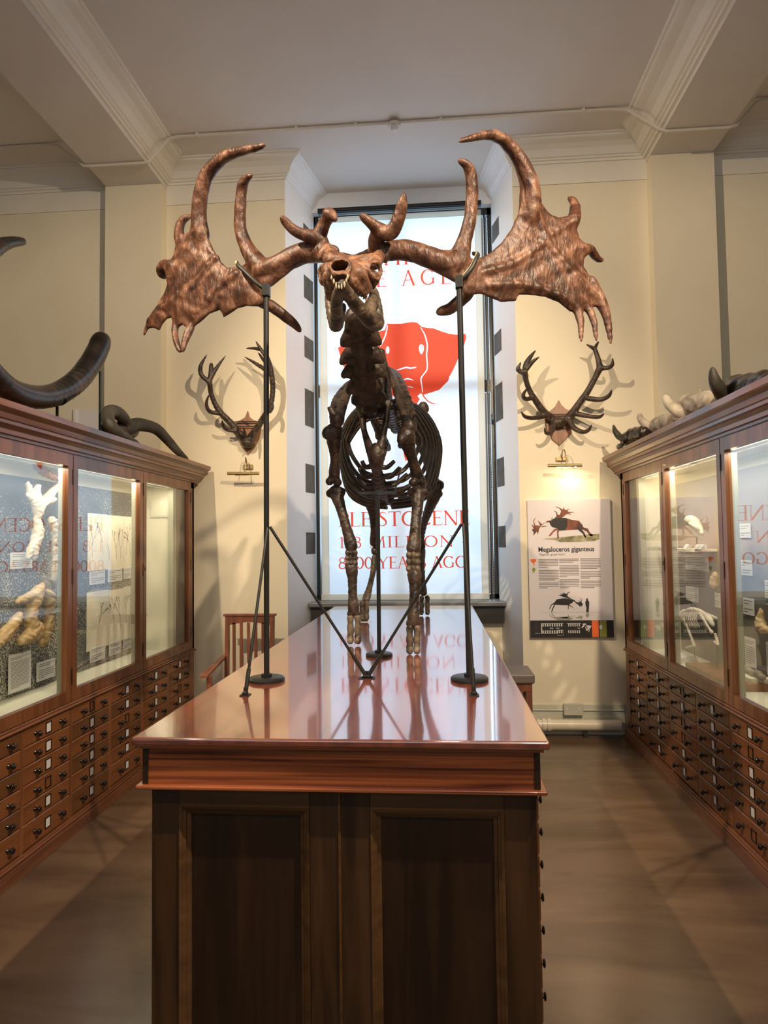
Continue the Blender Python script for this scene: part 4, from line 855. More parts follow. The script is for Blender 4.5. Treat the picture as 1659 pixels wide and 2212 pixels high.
for t, p in ((sL, tL), (sR, tR)): MB().box(p[0] - .016, p[0] + .016, p[1] - .018, p[1] + .018, p[2] - .02, p[2] + .035).build('clamp_head', M['black'], t, bevel=.004)
bC = at(819, 1410, Z=TZ + .017); tC = V(816, 1072, bC.y)
t = thing('breastbone_support', 'short black iron stand with a flat T bar under the rib cage of the skeleton', 'support stand', (bC.x, bC.y, TZ))
disc(MB(), bC, .068).build('base_disc', M['black'], t, smooth=True)
MB().tube([(bC.x, bC.y, TZ + .017), tC], .0105, 14).build('pole', M['black'], t, smooth=True)
a, b = V(776, 1065, bC.y), V(858, 1064, bC.y)
MB().box(a[0], b[0], bC.y - .012, bC.y + .012, a[2] - .006, a[2] + .006).build('cross_bar', M['black'], t)
MB().tube([V(853, 1062, bC.y), V(866, 1010, bC.y + .12)], .004, 6).build('rod', M['black'], t)
MB().box(jn.x - .035, jn.x + .035, jn.y - .02, jn.y + .02, TZ, TZ + .004).build('foot_plate', M['black'], sL)
p = at(787, 1343, Z=TZ); t = thing('hoof_block', 'small block on a white plate under the lifted left hind hoof of the skeleton', 'block', (p.x, p.y, TZ))
MB().box(p.x - .045, p.x + .045, p.y - .03, p.y + .03, TZ, TZ + .004).build('plate', M['card'], t); MB().box(p.x - .02, p.x + .024, p.y - .02, p.y + .02, TZ + .004, TZ + .012).build('block', M['black'], t)
# ------------------------------------------------------------------ antler trophies on the far wall
def trophy(label, cm, shield, chains, cap, bars, g0=5.70):
    ctr = at(*cm(*cap), Y=YW); t = thing('antler_trophy', label, 'antlers', (ctr.x, YW, ctr.z), 'red deer antlers on shields')
    def T(sc, y): 
        cx_ = sum(p[0] for p in shield) / len(shield); cz_ = sum(p[1] for p in shield) / len(shield)
        return [tuple(at(*cm(cx_ + (u - cx_) * sc, cz_ + (v - cz_) * sc), Y=YW))[0::2] for u, v in shield]
    sh = [p for p in T(1, 0)]
    MB().prism(sh, lambda u, v, q: (u, q, v), YW - .001, YW - .022).build('wooden_shield', M['shield'], t, bevel=.004)
    s = SDF(.0055, .010)
    for pts, rad, d in chains:
        n = len(pts); s.chain([at(*cm(u, v), Y=YW - (d[0] + (d[1] - d[0]) * i / (n - 1))) for i, (u, v) in enumerate(pts)], rad)
    s.ell(at(*cm(*cap), Y=YW - .07), (.06, .055, .045)); s.build('antlers', M['smallant'], t)
    b = MB()
    for (u, v), (u2, v2) in bars: b.tube([at(*cm(u, v), Y=YW - .05), at(*cm(u2, v2), Y=YW - .05)], .005, 6)
    b.build('iron_bracket', M['black'], t)
    return t
cr = lambda u, v: (1100 + .3073 * u, 720 + .3073 * v)
cl = lambda u, v: (400 + .3528 * u, 720 + .3528 * v)
K = .00124
def R(*a): return [x * K for x in a]
trophy('black red deer antlers on a wooden shield, above the lit picture light', cr,
  [(345, 473), (362, 505), (395, 535), (430, 550), (446, 575), (448, 620), (432, 690), (400, 740), (350, 790), (300, 750), (262, 680), (246, 610), (255, 570), (290, 545), (322, 515)],
  [([(305, 600), (245, 555), (190, 480), (142, 400), (118, 330), (108, 270)], R(24, 23, 20, 17, 16, 20), (.06, .26)),
   ([(108, 280), (80, 270), (62, 250), (82, 202)], R(15, 13, 12, 3), (.24, .28)), ([(108, 270), (120, 215), (150, 165), (186, 120)], R(16, 17, 12, 3), (.24, .22)), ([(118, 260), (165, 200), (211, 167)], R(13, 11, 3), (.24, .30)),
   ([(160, 455), (115, 462), (98, 435), (124, 388)], R(14, 12, 11, 4), (.16, .30)), ([(250, 580), (180, 595), (115, 588), (82, 550)], R(16, 13, 11, 3), (.10, .24)),
   ([(310, 610), (312, 665), (290, 700), (258, 700), (248, 662)], R(17, 15, 12, 9, 3), (.08, .26)),
   ([(405, 600), (450, 550), (500, 480), (550, 410), (600, 320), (638, 240)], R(24, 23, 21, 19, 18, 22), (.06, .22)),
   ([(638, 240), (622, 170), (600, 108)], R(20, 15, 12), (.22, .2)), ([(602, 112), (575, 95), (542, 78)], R(10, 8, 3), (.2, .22)), ([(600, 108), (612, 85), (629, 57)], R(10, 8, 3), (.2, .18)),
   ([(645, 245), (695, 242), (725, 220), (726, 174)], R(15, 12, 10, 3), (.22, .30)), ([(555, 458), (640, 466), (700, 440), (722, 394)], R(17, 14, 11, 3), (.16, .28)),
   ([(470, 565), (560, 583), (630, 588), (669, 563)], R(17, 13, 11, 3), (.10, .24)), ([(420, 605), (455, 665), (515, 693), (558, 680), (579, 643)], R(18, 16, 13, 10, 3), (.08, .26))],
  (350, 625), [((300, 570), (420, 570)), ((300, 665), (410, 660))])
trophy('black red deer antlers on a wooden shield left of the window, behind the pole', cl,
  [(386, 475), (398, 515), (425, 535), (467, 545), (468, 590), (455, 650), (425, 705), (385, 745), (345, 690), (322, 640), (312, 590), (313, 545), (345, 532), (372, 515)],
  [([(360, 640), (275, 545), (205, 470), (162, 380), (150, 300)], R(22, 22, 19, 16, 17), (.06, .26)),
   ([(148, 300), (100, 255), (95, 200), (133, 130)], R(14, 14, 12, 3), (.26, .32)), ([(150, 290), (157, 240), (160, 192)], R(15, 14, 13), (.26, .24)), ([(155, 280), (190, 215), (247, 138)], R(13, 12, 3), (.26, .22)),
   ([(210, 492), (150, 478), (130, 430), (147, 372)], R(13, 12, 10, 3), (.15, .30)), ([(320, 600), (255, 590), (232, 565), (227, 532)], R(13, 11, 9, 3), (.09, .24)), ([(345, 650), (325, 610), (320, 560)], R(13, 10, 3), (.08, .24)), ([(372, 650), (365, 610), (358, 575)], R(12, 9, 3), (.08, .22)),
   ([(390, 645), (440, 580), (490, 500), (525, 430), (537, 330), (525, 230), (505, 150)], R(22, 22, 19, 18, 17, 18, 14), (.06, .30)),
   ([(505, 160), (465, 100), (432, 48)], R(12, 11, 3), (.28, .3)), ([(460, 100), (425, 92), (373, 92)], R(10, 9, 3), (.28, .26)), ([(500, 190), (470, 150), (448, 118)], R(11, 9, 3), (.26, .2)), ([(520, 240), (440, 190), (364, 144)], R(15, 12, 3), (.24, .18)),
   ([(528, 430), (532, 455), (516, 480), (505, 450)], R(13, 12, 10, 4), (.2, .3)), ([(430, 600), (420, 650), (400, 680)], R(13, 11, 5), (.08, .2))],
  (385, 672), [((290, 543), (440, 540)), ((350, 535), (388, 555)), ((320, 570), (450, 570))])
def picture_light(label, cm, bar, mount, lit):
    a, b = at(*cm(*bar[0]), Y=YW - .15), at(*cm(*bar[1]), Y=YW - .15); c, d = at(*cm(*mount[0]), Y=YW), at(*cm(*mount[1]), Y=YW)
    t = thing('picture_light', label, 'picture light', ((a.x + b.x) / 2, YW, c.z), 'brass picture lights')
    MB().tube([a, b], .014, 14).build('lamp_tube', M['brass'], t, smooth=True)
    MB().box(c.x, d.x, YW - .025, YW, d.z, c.z).build('wall_mount', M['brass'], t, bevel=.003)
    m = (a + b) / 2; q = c.x if not lit else d.x
    MB().tube([(m.x - .0, YW - .02, (c.z + d.z) / 2), (m.x, YW - .06, c.z + .045), (m.x + .01, YW - .11, c.z + .04), (m.x + .015, YW - .15, m.z)], .005, 8, 5).build('gooseneck', M['brass'], t, smooth=True)
    MB().box(m.x - .07, m.x + .05, YW - .156, YW - .144, m.z - .0165, m.z - .012).build('bulb_slot', M['tube'] if lit else M['dbrass'], t)
    if lit:
        MB().lathe([(0, -.004), (.008, 0), (.008, .02), (0, .024)], (b.x - .055, YW - .15, m.z - .016), 'z', 10).build('bulb', glow('hot_bulb', (1, .8, .5), 40), t, smooth=True)
        l = area('picture_lamp_light', (b.x - .06, YW - .15, m.z - .03), (m.x, YW - .05, m.z - .6), .06, .02, 1.7, (1, .76, .46)); 
    return t
picture_light('unlit brass picture light on the wall below the left trophy, beside the pole stand', cl, ((259, 858), (452, 858)), ((358, 806), (417, 831)), False)
picture_light('lit brass picture light glowing above the deer poster', cr, ((271, 930), (512, 928)), ((325, 873), (408, 897)), True)
# ------------------------------------------------------------------ poster
YPo = YW - .035
c7 = lambda u, v: (1140 + .1537 * u, 1060 + .1537 * v)
def po(d=.0): return lambda u, v: tuple(at(*c7(u, v), Y=YPo - .001 - d))
q0, q1 = at(1144, 1080, Y=YPo), at(1327, 1377, Y=YPo)
PX0, PX1, PZ0, PZ1 = at(1143.5, 1230, Y=YPo).x - .004, at(1322, 1230, Y=YPo).x, at(1238, 1377, Y=YPo).z, at(1228, 1079, Y=YPo).z
t = thing('information_poster', 'white information board headed Megaloceros giganteus with a running deer picture', 'poster', ((PX0 + PX1) / 2, YW, PZ0))
MB().box(PX0, PX1, YPo, YW - .002, PZ0, PZ1).build('board', M['poster'], t)
zk = at(1238, 1340, Y=YPo).z
MB().box(PX0, PX1, YPo - .0006, YPo, PZ0, zk).build('black_band', M['pblack'], t)
s_ = (PX1 - PX0) / 1180
def pz_(u0, v0, u1, v1, nm, mat, d=.0008):
    # axis aligned block on the board, from zoomed poster coordinates
    x0 = PX0 + (u0 - 20) * s_; x1 = PX0 + (u1 - 20) * s_; return MB().box(x0, x1, YPo - d - .0006, YPo - d, PZ0 + (2065 - v1) * s_, PZ0 + (2065 - v0) * s_).build(nm, M[mat], t)
def pp(u, v, d=.001): return (PX0 + (u - 35 + (0 - (v - 1100) * .02)) * s_, YPo - d, PZ0 + (2063 - v) * s_)
def shape(nm, mat, polys, rib=(), d=.001):
    mb = MB()
    for P_ in polys: mb.flat(P_, lambda u, v: pp(u, v, d))
    for pts, ws in rib:
        q = catmull([list(p) + [w_] for p, w_ in zip(pts, ws)], 3); vv, ff = ribbon([a[:2] for a in q], [a[2] for a in q], lambda u, v: pp(u, v, d + .0003)); mb.add(vv, ff)
    return mb.build(nm, M[mat], t)
shape('grass_picture', 'pgrass', [[(230, 640), (400, 625), (600, 610), (850, 585), (1040, 575), (1040, 655), (960, 680), (760, 690), (480, 690), (420, 660)]])
deer = [(330, 400), (380, 350), (470, 335), (560, 338), (640, 365), (750, 385), (800, 440), (815, 480), (880, 500), (900, 545), (950, 600), (940, 618), (905, 600), (860, 540), (790, 505), (830, 560), (855, 625), (835, 625), (805, 570), (735, 510), (650, 515), (560, 520), (470, 525), (458, 560), (468, 625), (450, 640), (440, 600), (438, 510), (390, 545), (350, 598), (312, 602), (345, 560), (400, 500), (440, 490), (400, 470), (370, 470), (345, 440)]
palmA = [(410, 330), (480, 290), (500, 240), (470, 195), (420, 178), (370, 185), (440, 172), (490, 195), (520, 215), (545, 180), (545, 215), (570, 225), (630, 205), (590, 235), (600, 250), (700, 255), (610, 268), (650, 300), (595, 280), (570, 290), (520, 330), (450, 350)]
palmB = [(330, 385), (270, 405), (215, 445), (185, 490), (165, 575), (150, 530), (100, 590), (105, 540), (75, 500), (105, 490), (70, 420), (110, 455), (100, 370), (140, 312), (112, 380), (130, 440), (200, 445), (160, 365), (225, 425), (300, 385)]
shape('deer_picture', 'pbrown', [deer, palmA, palmB], [([(290, 392), (340, 385), (400, 385)], [22, 24, 40]), ([(470, 300), (440, 330), (380, 380)], [40, 30, 26]), ([(440, 310), (435, 260), (398, 230)], [16, 14, 4]), ([(220, 460), (265, 455), (305, 450)], [18, 10, 3]), ([(360, 360), (375, 318)], [10, 4])])
shape('mane_picture', 'pblack', [[(332, 402), (380, 352), (470, 337), (560, 340), (590, 362), (585, 460), (555, 518), (475, 522), (440, 488), (372, 468), (346, 438)]], d=.0014)
deer2 = [(395, 1560), (430, 1515), (520, 1500), (600, 1505), (660, 1540), (660, 1560), (610, 1590), (600, 1610), (596, 1660), (586, 1660), (590, 1600), (520, 1600), (460, 1595), (410, 1590), (385, 1640), (362, 1700), (350, 1690), (368, 1640), (395, 1590), (365, 1590), (330, 1655), (320, 1655), (350, 1590)]
palmC = [(620, 1510), (570, 1495), (520, 1480), (455, 1455), (510, 1450), (465, 1435), (530, 1435), (520, 1415), (570, 1440), (590, 1415), (625, 1410), (590, 1430), (580, 1470), (640, 1510), (700, 1540), (690, 1555), (640, 1530)]
palmD = [(680, 1545), (740, 1565), (745, 1520), (755, 1560), (775, 1540), (762, 1485), (785, 1530), (782, 1560), (800, 1585), (785, 1625), (770, 1600), (765, 1630), (740, 1600), (700, 1570)]
shape('deer_silhouette', 'pblack', [deer2, palmC, palmD], [([(605, 1600), (640, 1620), (665, 1640)], [12, 9, 5])])
man = [(848, 1530), (848, 1510), (862, 1500), (872, 1512), (870, 1530), (890, 1550), (888, 1610), (884, 1650), (882, 1700), (846, 1700), (850, 1640), (838, 1600), (834, 1560)]
shape('person_silhouette', 'pblack', [man])
flip = lambda P_, k=.55: [(u, 1706 + (1706 - v) * k) for u, v in P_]
M['pgrey'] = plain('poster_grey_green', (.30, .30, .25), .6)
shape('reflected_silhouette', 'pgrey', [flip(deer2), flip(palmC, .3), flip(palmD), flip(man, .35)], [([(200, 1702), (640, 1702), (1080, 1702)], [2, 2, 2])])
logo = [(55, 935), (90, 928), (145, 935), (130, 970), (112, 985), (115, 1015), (98, 1035), (105, 1005), (92, 985), (65, 970)]
shape('mammoth_icon', 'porange', [logo])
skl = lambda u0, v0, sc: [(u0 + sc * math.sin(a * PI / 8) * (1 if math.cos(a * PI / 8) > -.3 else .6), v0 - sc * 1.5 * math.cos(a * PI / 8)) for a in range(16)]
shape('skull_icon', 'pgreen', [skl(104, 1092, 26)])
pz_(893, 1822, 990, 2063, 'orange_tab', 'porange'); pz_(1005, 1822, 1100, 2063, 'green_tab', 'pgreen')
M['pwhite'] = plain('poster_white', (.62, .60, .56), .6)
pw = [[(u + 862, v + 960) for u, v in [(a[0] * .9 - 35, a[1]) for a in logo]]]
shape('white_icon', 'pwhite', [[(u - 40, v) for u, v in pw[0]], skl(1052, 1920, 24)], d=.002)
mp = MB()
def pb(u0, v0, u1, v1):
    a, b = pp(u0, v0, .002), pp(u1, v1, .002); mp.box(a[0], b[0], YPo - .0016, YPo - .0012, a[2], b[2])
for i in range(9):
    for u0 in (225,): pb(u0 + i * 33, 1865, u0 + 18 + i * 33, 1905); pb(u0 + i * 33, 1960, u0 + 18 + i * 33, 2000)
for i in range(6): pb(590 + i * 30, 1865, 606 + i * 30, 1905); pb(590 + i * 30, 1960, 606 + i * 30, 2000)
pb(205, 1858, 222, 2005); pb(330, 1925, 380, 1935); pb(420, 1925, 465, 1935); pb(720, 1925, 760, 1935); pb(225, 1858, 520, 1863); pb(225, 2000, 440, 2005); pb(570, 1858, 770, 1863); pb(440, 1955, 520, 1960); pb(440, 1955, 445, 2035); pb(516, 1955, 520, 2035); pb(445, 2032, 516, 2036); pb(120, 1998, 195, 2003)
mp.build('museum_map', M['pwhite'], t)
shape('map_outline', 'pwhite', [[(790, 1865), (840, 1862), (850, 1880), (800, 1885)], [(790, 1900), (810, 1880), (830, 1890), (790, 1930), (775, 1920)], [(830, 1910), (850, 1900), (870, 1960), (845, 1970)]], d=.002)
def text(name, body, size, org, mat, parent, off=0.0, wid=None):
    cu = bpy.data.curves.new(name, 'FONT'); cu.body = body; cu.size = size; cu.offset = off
    o = bpy.data.objects.new('tmp', cu); C.objects.link(o); dg = bpy.context.evaluated_depsgraph_get()
    me = bpy.data.meshes.new_from_object(o.evaluated_get(dg)); bpy.data.objects.remove(o)
    if wid: me.transform(Matrix.Scale(wid / max(v.co.x for v in me.vertices), 4, (1, 0, 0)))
    me.transform(Matrix.Translation(Vector(org)) @ Matrix.Rotation(PI / 2, 4, 'X')); return link(name, me, mat, parent)
a = pp(168, 825, .0012); text('heading', 'Megaloceros giganteus', .058, a, M['ink'], t, .0012, wid=pp(966, 825)[0] - a[0])
a = pp(175, 880, .0012); text('subheading', "'Gigantic great horn'", .027, a, M['ink'], t)
lr = random.Random(8)
def print_lines(parent, fn, x0, x1, z0, z1, n, skip=(), nm='printed_lines', th=.30):
    mb = MB(); dz = (z1 - z0) / n
    for i in range(n):
        if i in skip: continue
        z = z1 - (i + .5) * dz; e = x1 if (i + 1) not in skip and i != n - 1 else x0 + (x1 - x0) * lr.uniform(.35, .85)
        mb.add([fn(x0, z - dz * th / 2), fn(e, z - dz * th / 2), fn(e, z + dz * th / 2), fn(x0, z + dz * th / 2)], [(0, 1, 2, 3)])
    return mb.build(nm, M['lineink'], parent)
for u0, u1, sk_ in ((180, 455, (6, 14)), (475, 745, (3, 12)), (775, 1050, (7, 13))):
    a, b = pp(u0, 1360), pp(u1, 925); tag(print_lines(t, lambda x, z: (x, YPo - .0012, z), a[0], b[0], a[2], b[2], 19, sk_, th=.38), kind='stuff')
# ------------------------------------------------------------------ chair and stool
ch_ = thing('armchair', 'red brown wooden slatted armchair against the wall left of the window', 'chair', (-1.6, 5.35, 0))
yb_ = 5.42; xl, xr = at(486, 1400, Y=yb_).x, at(592, 1400, Y=yb_).x; zt_ = at(540, 1326, Y=yb_).z
for x in (xl, xr - .035): MB().hexa([(x, yb_ - .05, 0), (x + .035, yb_ - .05, 0), (x + .035, yb_ - .01, 0), (x, yb_ - .01, 0)], [(x, yb_, zt_ - .02), (x + .035, yb_, zt_ - .02), (x + .035, yb_ + .035, zt_ - .02), (x, yb_ + .035, zt_ - .02)]).build('back_post', M['chair'], ch_, bevel=.003)
MB().box(xl - .015, xr + .015, yb_ - .006, yb_ + .04, zt_ - .02, zt_).build('top_rail', M['chair'], ch_, bevel=.004)
ar = [(xl + .03, zt_ - .02), (xr - .03, zt_ - .02), (xr - .03, zt_ - .095)] + [(xr - .03 - (xr - xl - .06) * i / 10, zt_ - .095 + .025 * math.sin(PI * i / 10)) for i in range(1, 10)] + [(xl + .03, zt_ - .095)]
MB().prism(ar, lambda u, v, q: (u, q, v), yb_ + .004, yb_ + .03).build('crest_rail', M['chair'], ch_)
for i in range(5):
    x = xl + .075 + i * (xr - xl - .17) / 4.0
    MB().box(x - .012, x + .012, yb_ + .004, yb_ + .02, .5, zt_ - .075).build('slat', M['chair'], ch_)
MB().box(xl, xr, yb_ - .03, yb_ + .0, .46, .50).build('lower_rail', M['chair'], ch_)
MB().box(xl - .01, xr + .01, yb_ - .46, yb_ - .01, .42, .455).build('seat', M['chair'], ch_, bevel=.008)
for x, e in ((xl, -1), (xr - .035, 1)):
    MB().box(x, x + .035, yb_ - .45, yb_ - .415, 0, .63).build('front_leg', M['chair'], ch_, bevel=.003)
    xm_ = x + .0175 + e * .02
    MB().hexa([(xm_ - .03, yb_ - .50, .63), (xm_ + .03, yb_ - .50, .63), (xm_ + .02, yb_, .70), (xm_ - .02, yb_, .70)], [(xm_ - .03, yb_ - .50, .655), (xm_ + .03, yb_ - .50, .655), (xm_ + .02, yb_, .722), (xm_ - .02, yb_, .722)]).build('armrest', M['chair'], ch_, bevel=.004)
st = thing('stool', 'stool with a dark grey padded seat half hidden behind the right edge of the table', 'stool', (.52, 5.15, 0))
a = at(1156, 1463, Y=4.95)
MB().box(.36, a.x, 4.95, 5.30, .585, .66).build('padded_seat', M['cushion'], st, bevel=.018, seg=3)
MB().box(.38, a.x - .02, 4.97, 5.28, .53, .585).build('seat_frame', M['chair'], st)
for x in (.385, a.x - .055):
    for y in (4.975, 5.24): MB().box(x, x + .035, y, y + .035, 0, .53).build('leg', M['chair'], st)
# ------------------------------------------------------------------ things on top of the cases
ZT = 2.334
tk = lambda u, v, x=-2.36: at(.2532 * u, 500 + .2532 * v, X=x)
tu = thing('mammoth_tusk', 'big curved black tusk with cracks, raised on thin rods on top of the left case', 'tusk', tuple(tk(500, 1450)))
s = SDF(.008, .01)
s.chain([tk(190, 85) + Vector((0, 0, 0)), tk(80, 95), tk(-40, 150), tk(-190, 330), tk(-290, 600), tk(-260, 900), tk(-120, 1150), tk(60, 1330), tk(200, 1395), tk(360, 1415), tk(520, 1370), tk(670, 1260), tk(770, 1130), tk(830, 1020), tk(862, 935)],
        [.022, .030, .040, .05, .056, .06, .062, .064, .066, .068, .070, .071, .071, .069, .066])
s.cut(tk(870, 885), (.03, .035, .03)); s.cut(tk(915, 905), (.02, .02, .025))
s.build('tusk_body', M['tusk'], tu, noise=lambda vs: vs + .0006 * np.stack([np.sin(vs[:, 2] * 60), np.sin(vs[:, 2] * 50), np.sin(vs[:, 0] * 90)], 1))
for (ua, va), (ub, vb), nm in (((852, 1685), (852, 1190), 'tall'), ((487, 1585), (487, 1480), 'short')):
    b0 = tk(ua, va, -2.36); b0 = Vector((b0.x, b0.y, ZT)); t0 = tk(ub, vb)
    r = thing('tusk_stand', '%s thin black rod propping up the big tusk on the left case' % nm, 'stand', b0, 'rods under the tusk')
    MB().tube([b0, (b0.x, b0.y, t0.z)], .009, 8).build('rod', M['black'], r, smooth=True)
    MB().lathe([(.03, ZT), (.03, ZT + .006), (0, ZT + .006)], (b0.x, b0.y, 0), 'z', 16).build('base', M['black'], r)
    if nm == 'short': MB().tube([(b0.x + .055, b0.y - .01, t0.z + .07), (b0.x + .058, b0.y, t0.z + .02), (b0.x, b0.y, t0.z - .0), (b0.x - .058, b0.y, t0.z + .02)], .008, 8, 4).build('cradle', M['black'], r, smooth=True)
hs = thing('horned_skull', 'dark skull with two long sweeping horns at the far end of the left case top', 'skull', tuple(Vector((-2.35, 4.9, ZT))))
s = SDF(.007, .02); X1 = -2.30
h = lambda u, v, x=X1: at(.2532 * u, 500 + .2532 * v, X=x)
s.chain([h(1080, 1690, -2.36), h(1150, 1650, -2.34), h(1240, 1655, -2.30), h(1340, 1690, -2.26), h(1430, 1780, -2.22), h(1520, 1880, -2.16), h(1600, 1950, -2.12)], [.042, .047, .044, .040, .034, .026, .014])
s.chain([h(1100, 1700, -2.40), h(1060, 1610, -2.36), h(1000, 1545, -2.30), h(930, 1540, -2.24), h(925, 1620, -2.18), h(985, 1700, -2.14), h(1080, 1760, -2.12), h(1180, 1815, -2.10)], [.038, .042, .042, .040, .037, .030, .023, .014])
s.build('horns', M['horn'], hs)
s = SDF(.008, .03); s.chain([h(1120, 1700, -2.40), h(1020, 1700, -2.4), h(900, 1680, -2.4)], [.06, .06, .04]); s.cap((-2.4, 4.75, ZT + .05), (-2.4, 5.0, ZT + .06), .045, .06)
s.build('skull', M['tusk'], hs)
a, b = at(158, 925, Y=YW - .03), at(215, 882, Y=YW - .03)
MBn = MB().box(a.x, b.x + .12, YW - .012, YW - .008, a.z - .3, b.z).box(a.x, a.x + .02, YW - .03, YW - .008, a.z - .3, b.z)
tag(MBn.build('wall_board', M['card'], loc=(a.x, YW, a.z)), 'plain pale board fixed to the wall behind the tusk rods', 'board')
# skulls on the right case
r5 = lambda u, v, x=1.66: at(1310 + .2104 * u, 780 + .2104 * v, X=x)
def horned(label, mat, bmat, horn, hr, body, br, extra=(), xs=1.68, drop=True):
    hr = [q * .68 for q in hr]; br = [q * .78 for q in br]; extra = [(a_, [q * .8 for q in b_]) for a_, b_ in extra]
    c = r5(*body[0], xs); t = thing('horned_skull', label, 'skull', (c.x, c.y, ZT), 'horned skulls on the right case')
    s = SDF(.006, .012); s.chain([r5(u, v, x) for u, v, x in horn], hr)
    s.build('horn', mat, t)
    for ex, er in extra: SDF(.006, .012).chain([r5(u, v, x) for u, v, x in ex], er).build('horn', mat, t)
    s = SDF(.007, .03); pts = []
    for (u, v), r in zip(body, br): p = r5(u, v, xs); p.z = max(p.z, ZT + r * .75); pts.append(p)
    s.chain(pts, br)
    for (u, v), r in zip(body[:2], br): p = r5(u, v, xs + .09); p.z = ZT + r * .8; s.ell(p, (.07, .06, r * .8))
    p0 = r5(*body[0], xs); p0.z = ZT + br[0] * 1.5; s.cut((p0.x - .06, p0.y - .10, ZT + br[0] * 1.1), (.03, .035, .022)); q1 = r5(*body[-1], xs)
    s.chain([(xs - .05, p0.y + .03, ZT + br[0] * 1.55), (xs - .07, p0.y - .06, ZT + br[0] * 1.6), (xs - .075, p0.y - .16, ZT + br[0] * 1.2)], [.016, .018, .012], .01)
    s.build('cranium', bmat, t, noise=lambda v: v + .003 * np.stack([np.sin(v[:, 1] * 50 + 3 * np.sin(v[:, 2] * 41)), np.sin(v[:, 2] * 60), np.sin(v[:, 1] * 47 + 3 * np.sin(v[:, 0] * 50))], 1))
horned('dark horned skull lying at the far end of the right case top', M['horn'], M['tusk'], [(200, 790, 1.52), (140, 780, 1.50), (95, 730, 1.47), (72, 660, 1.45)], [.042, .036, .026, .01], [(200, 820), (270, 770), (380, 735)], [.055, .07, .06], xs=1.58)
horned('pale horned skull second from the far wall on the right case top', M['palebone'], M['palebone'], [(460, 690, 1.64), (390, 640, 1.60), (348, 590, 1.58), (342, 540, 1.57)], [.045, .038, .028, .014], [(470, 690), (560, 650), (700, 600)], [.06, .07, .06])
horned('large pale skull with blunt grey horns on the right case top', M['palebone'], M['palebone'], [(790, 540, 1.62), (710, 495, 1.58), (645, 440, 1.55), (608, 375, 1.54)], [.055, .05, .042, .030], [(800, 480), (900, 445), (1080, 400)], [.085, .085, .07], [([(1000, 410, 1.85), (975, 340, 1.88), (968, 288, 1.9)], [.03, .022, .008])])
horned('dark horned skull nearest the camera on the right case top', M['horn'], M['tusk'], [(1200, 350, 1.62), (1145, 270, 1.57), (1105, 180, 1.54), (1088, 80, 1.53)], [.055, .048, .036, .016], [(1210, 330), (1330, 270), (1500, 230), (1700, 170)], [.07, .075, .06, .05])
# ------------------------------------------------------------------ exhibits inside the cases
def cardx(nm, label, cat, mat, px0, py0, px1, py1, X, lines=0, group=None, lmat=None, tilt=None):
    s = -1 if X < 0 else 1
    a = at(px0, (py0 + py1) / 2, X=X); b = at(px1, (py0 + py1) / 2, X=X); m = (px0 + px1) / 2
    z1 = at(m, py0, X=X).z; z0 = at(m, py1, X=X).z; y0, y1 = sorted((a.y, b.y))
    t = thing(nm, label, cat, (X, (y0 + y1) / 2, z0), group)
    MB().box(X, X + s * .004, y0, y1, z0, z1).build('sheet', M[mat], t)
    if lines:
        xx = X - s * .0008; yy0, yy1 = y0 + (y1 - y0) * .08, y1 - (y1 - y0) * .08
        fl = (lambda y, z: (xx, y, z)) if X < 0 else (lambda y, z: (xx, yy0 + yy1 - y, z))
        tag(print_lines(t, fl, yy0, yy1, z0 + (z1 - z0) * .1, z1 - (z1 - z0) * .08, lines, (2,) if lines > 4 else (), th=.28), kind='stuff')
    return t, (X - s * .001), y0, y1, z0, z1
XB = -2.423; gc = 'information cards in the left case'
cardx('information_card', 'small white card below the antler-shaped white bone in the left case', 'card', 'card', 23, 1193, 70, 1228, XB, 7, gc)
cardx('information_card', 'tall white card leaning at the bottom of the left case, below the brown bones', 'card', 'card', 19, 1410, 67, 1492, XB + .02, 22, gc)
cardx('information_card', 'small white card at the bottom of the left case, right of the tall card', 'card', 'card', 80, 1427, 119, 1467, XB + .02, 8, gc)
def plants(t, X, y0, y1, z0, z1, seed, n=2):
    r = random.Random(seed); mb = MB(); w_ = y1 - y0; h_ = z1 - z0
    def br(y, z, a, l, d):
        if d == 0 or l < .008: 
            mb.flat([(y - .006, z), (y, z - .004), (y + .006, z), (y, z + .007)], lambda u, v: (X, min(max(u, y0), y1), v)); return
        y2, z2 = y + l * math.sin(a), z + l * math.cos(a); vv, ff = ribbon([(y, z), ((y + y2) / 2 + r.uniform(-.004, .004), (z + z2) / 2), (y2, z2)], [.0035, .003, .002], lambda u, v: (X, min(max(u, y0), y1), v)); mb.add(vv, ff)
        for q in range(r.choice((1, 2, 2))): br(y2, z2, a + r.uniform(-.6, .6), l * r.uniform(.6, .9), d - 1)
    for i in range(n): br(y0 + w_ * (i + .5) / n + r.uniform(-.02, .02), z0 + h_ * r.uniform(.15, .3), r.uniform(-.2, .2), h_ * .2, 4)
    tag(mb.build('pressed_plants', M['plant'], t), kind='stuff')
for i, (a, b, c, d) in enumerate(((190, 1110, 231, 1232), (231.5, 1114, 267, 1229), (267.5, 1116, 284, 1226))):
    t, X_, y0, y1, z0, z1 = cardx('herbarium_sheet', '%s of the upper row of pressed plant sheets in the left case' % ('leftmost', 'middle', 'rightmost')[i], 'plant sheet', 'paper', a, b, c, d, XB, 0, 'pressed plant sheets'); plants(t, X_, y0, y1, z0, z1, i + 3, (2, 3, 2)[i])
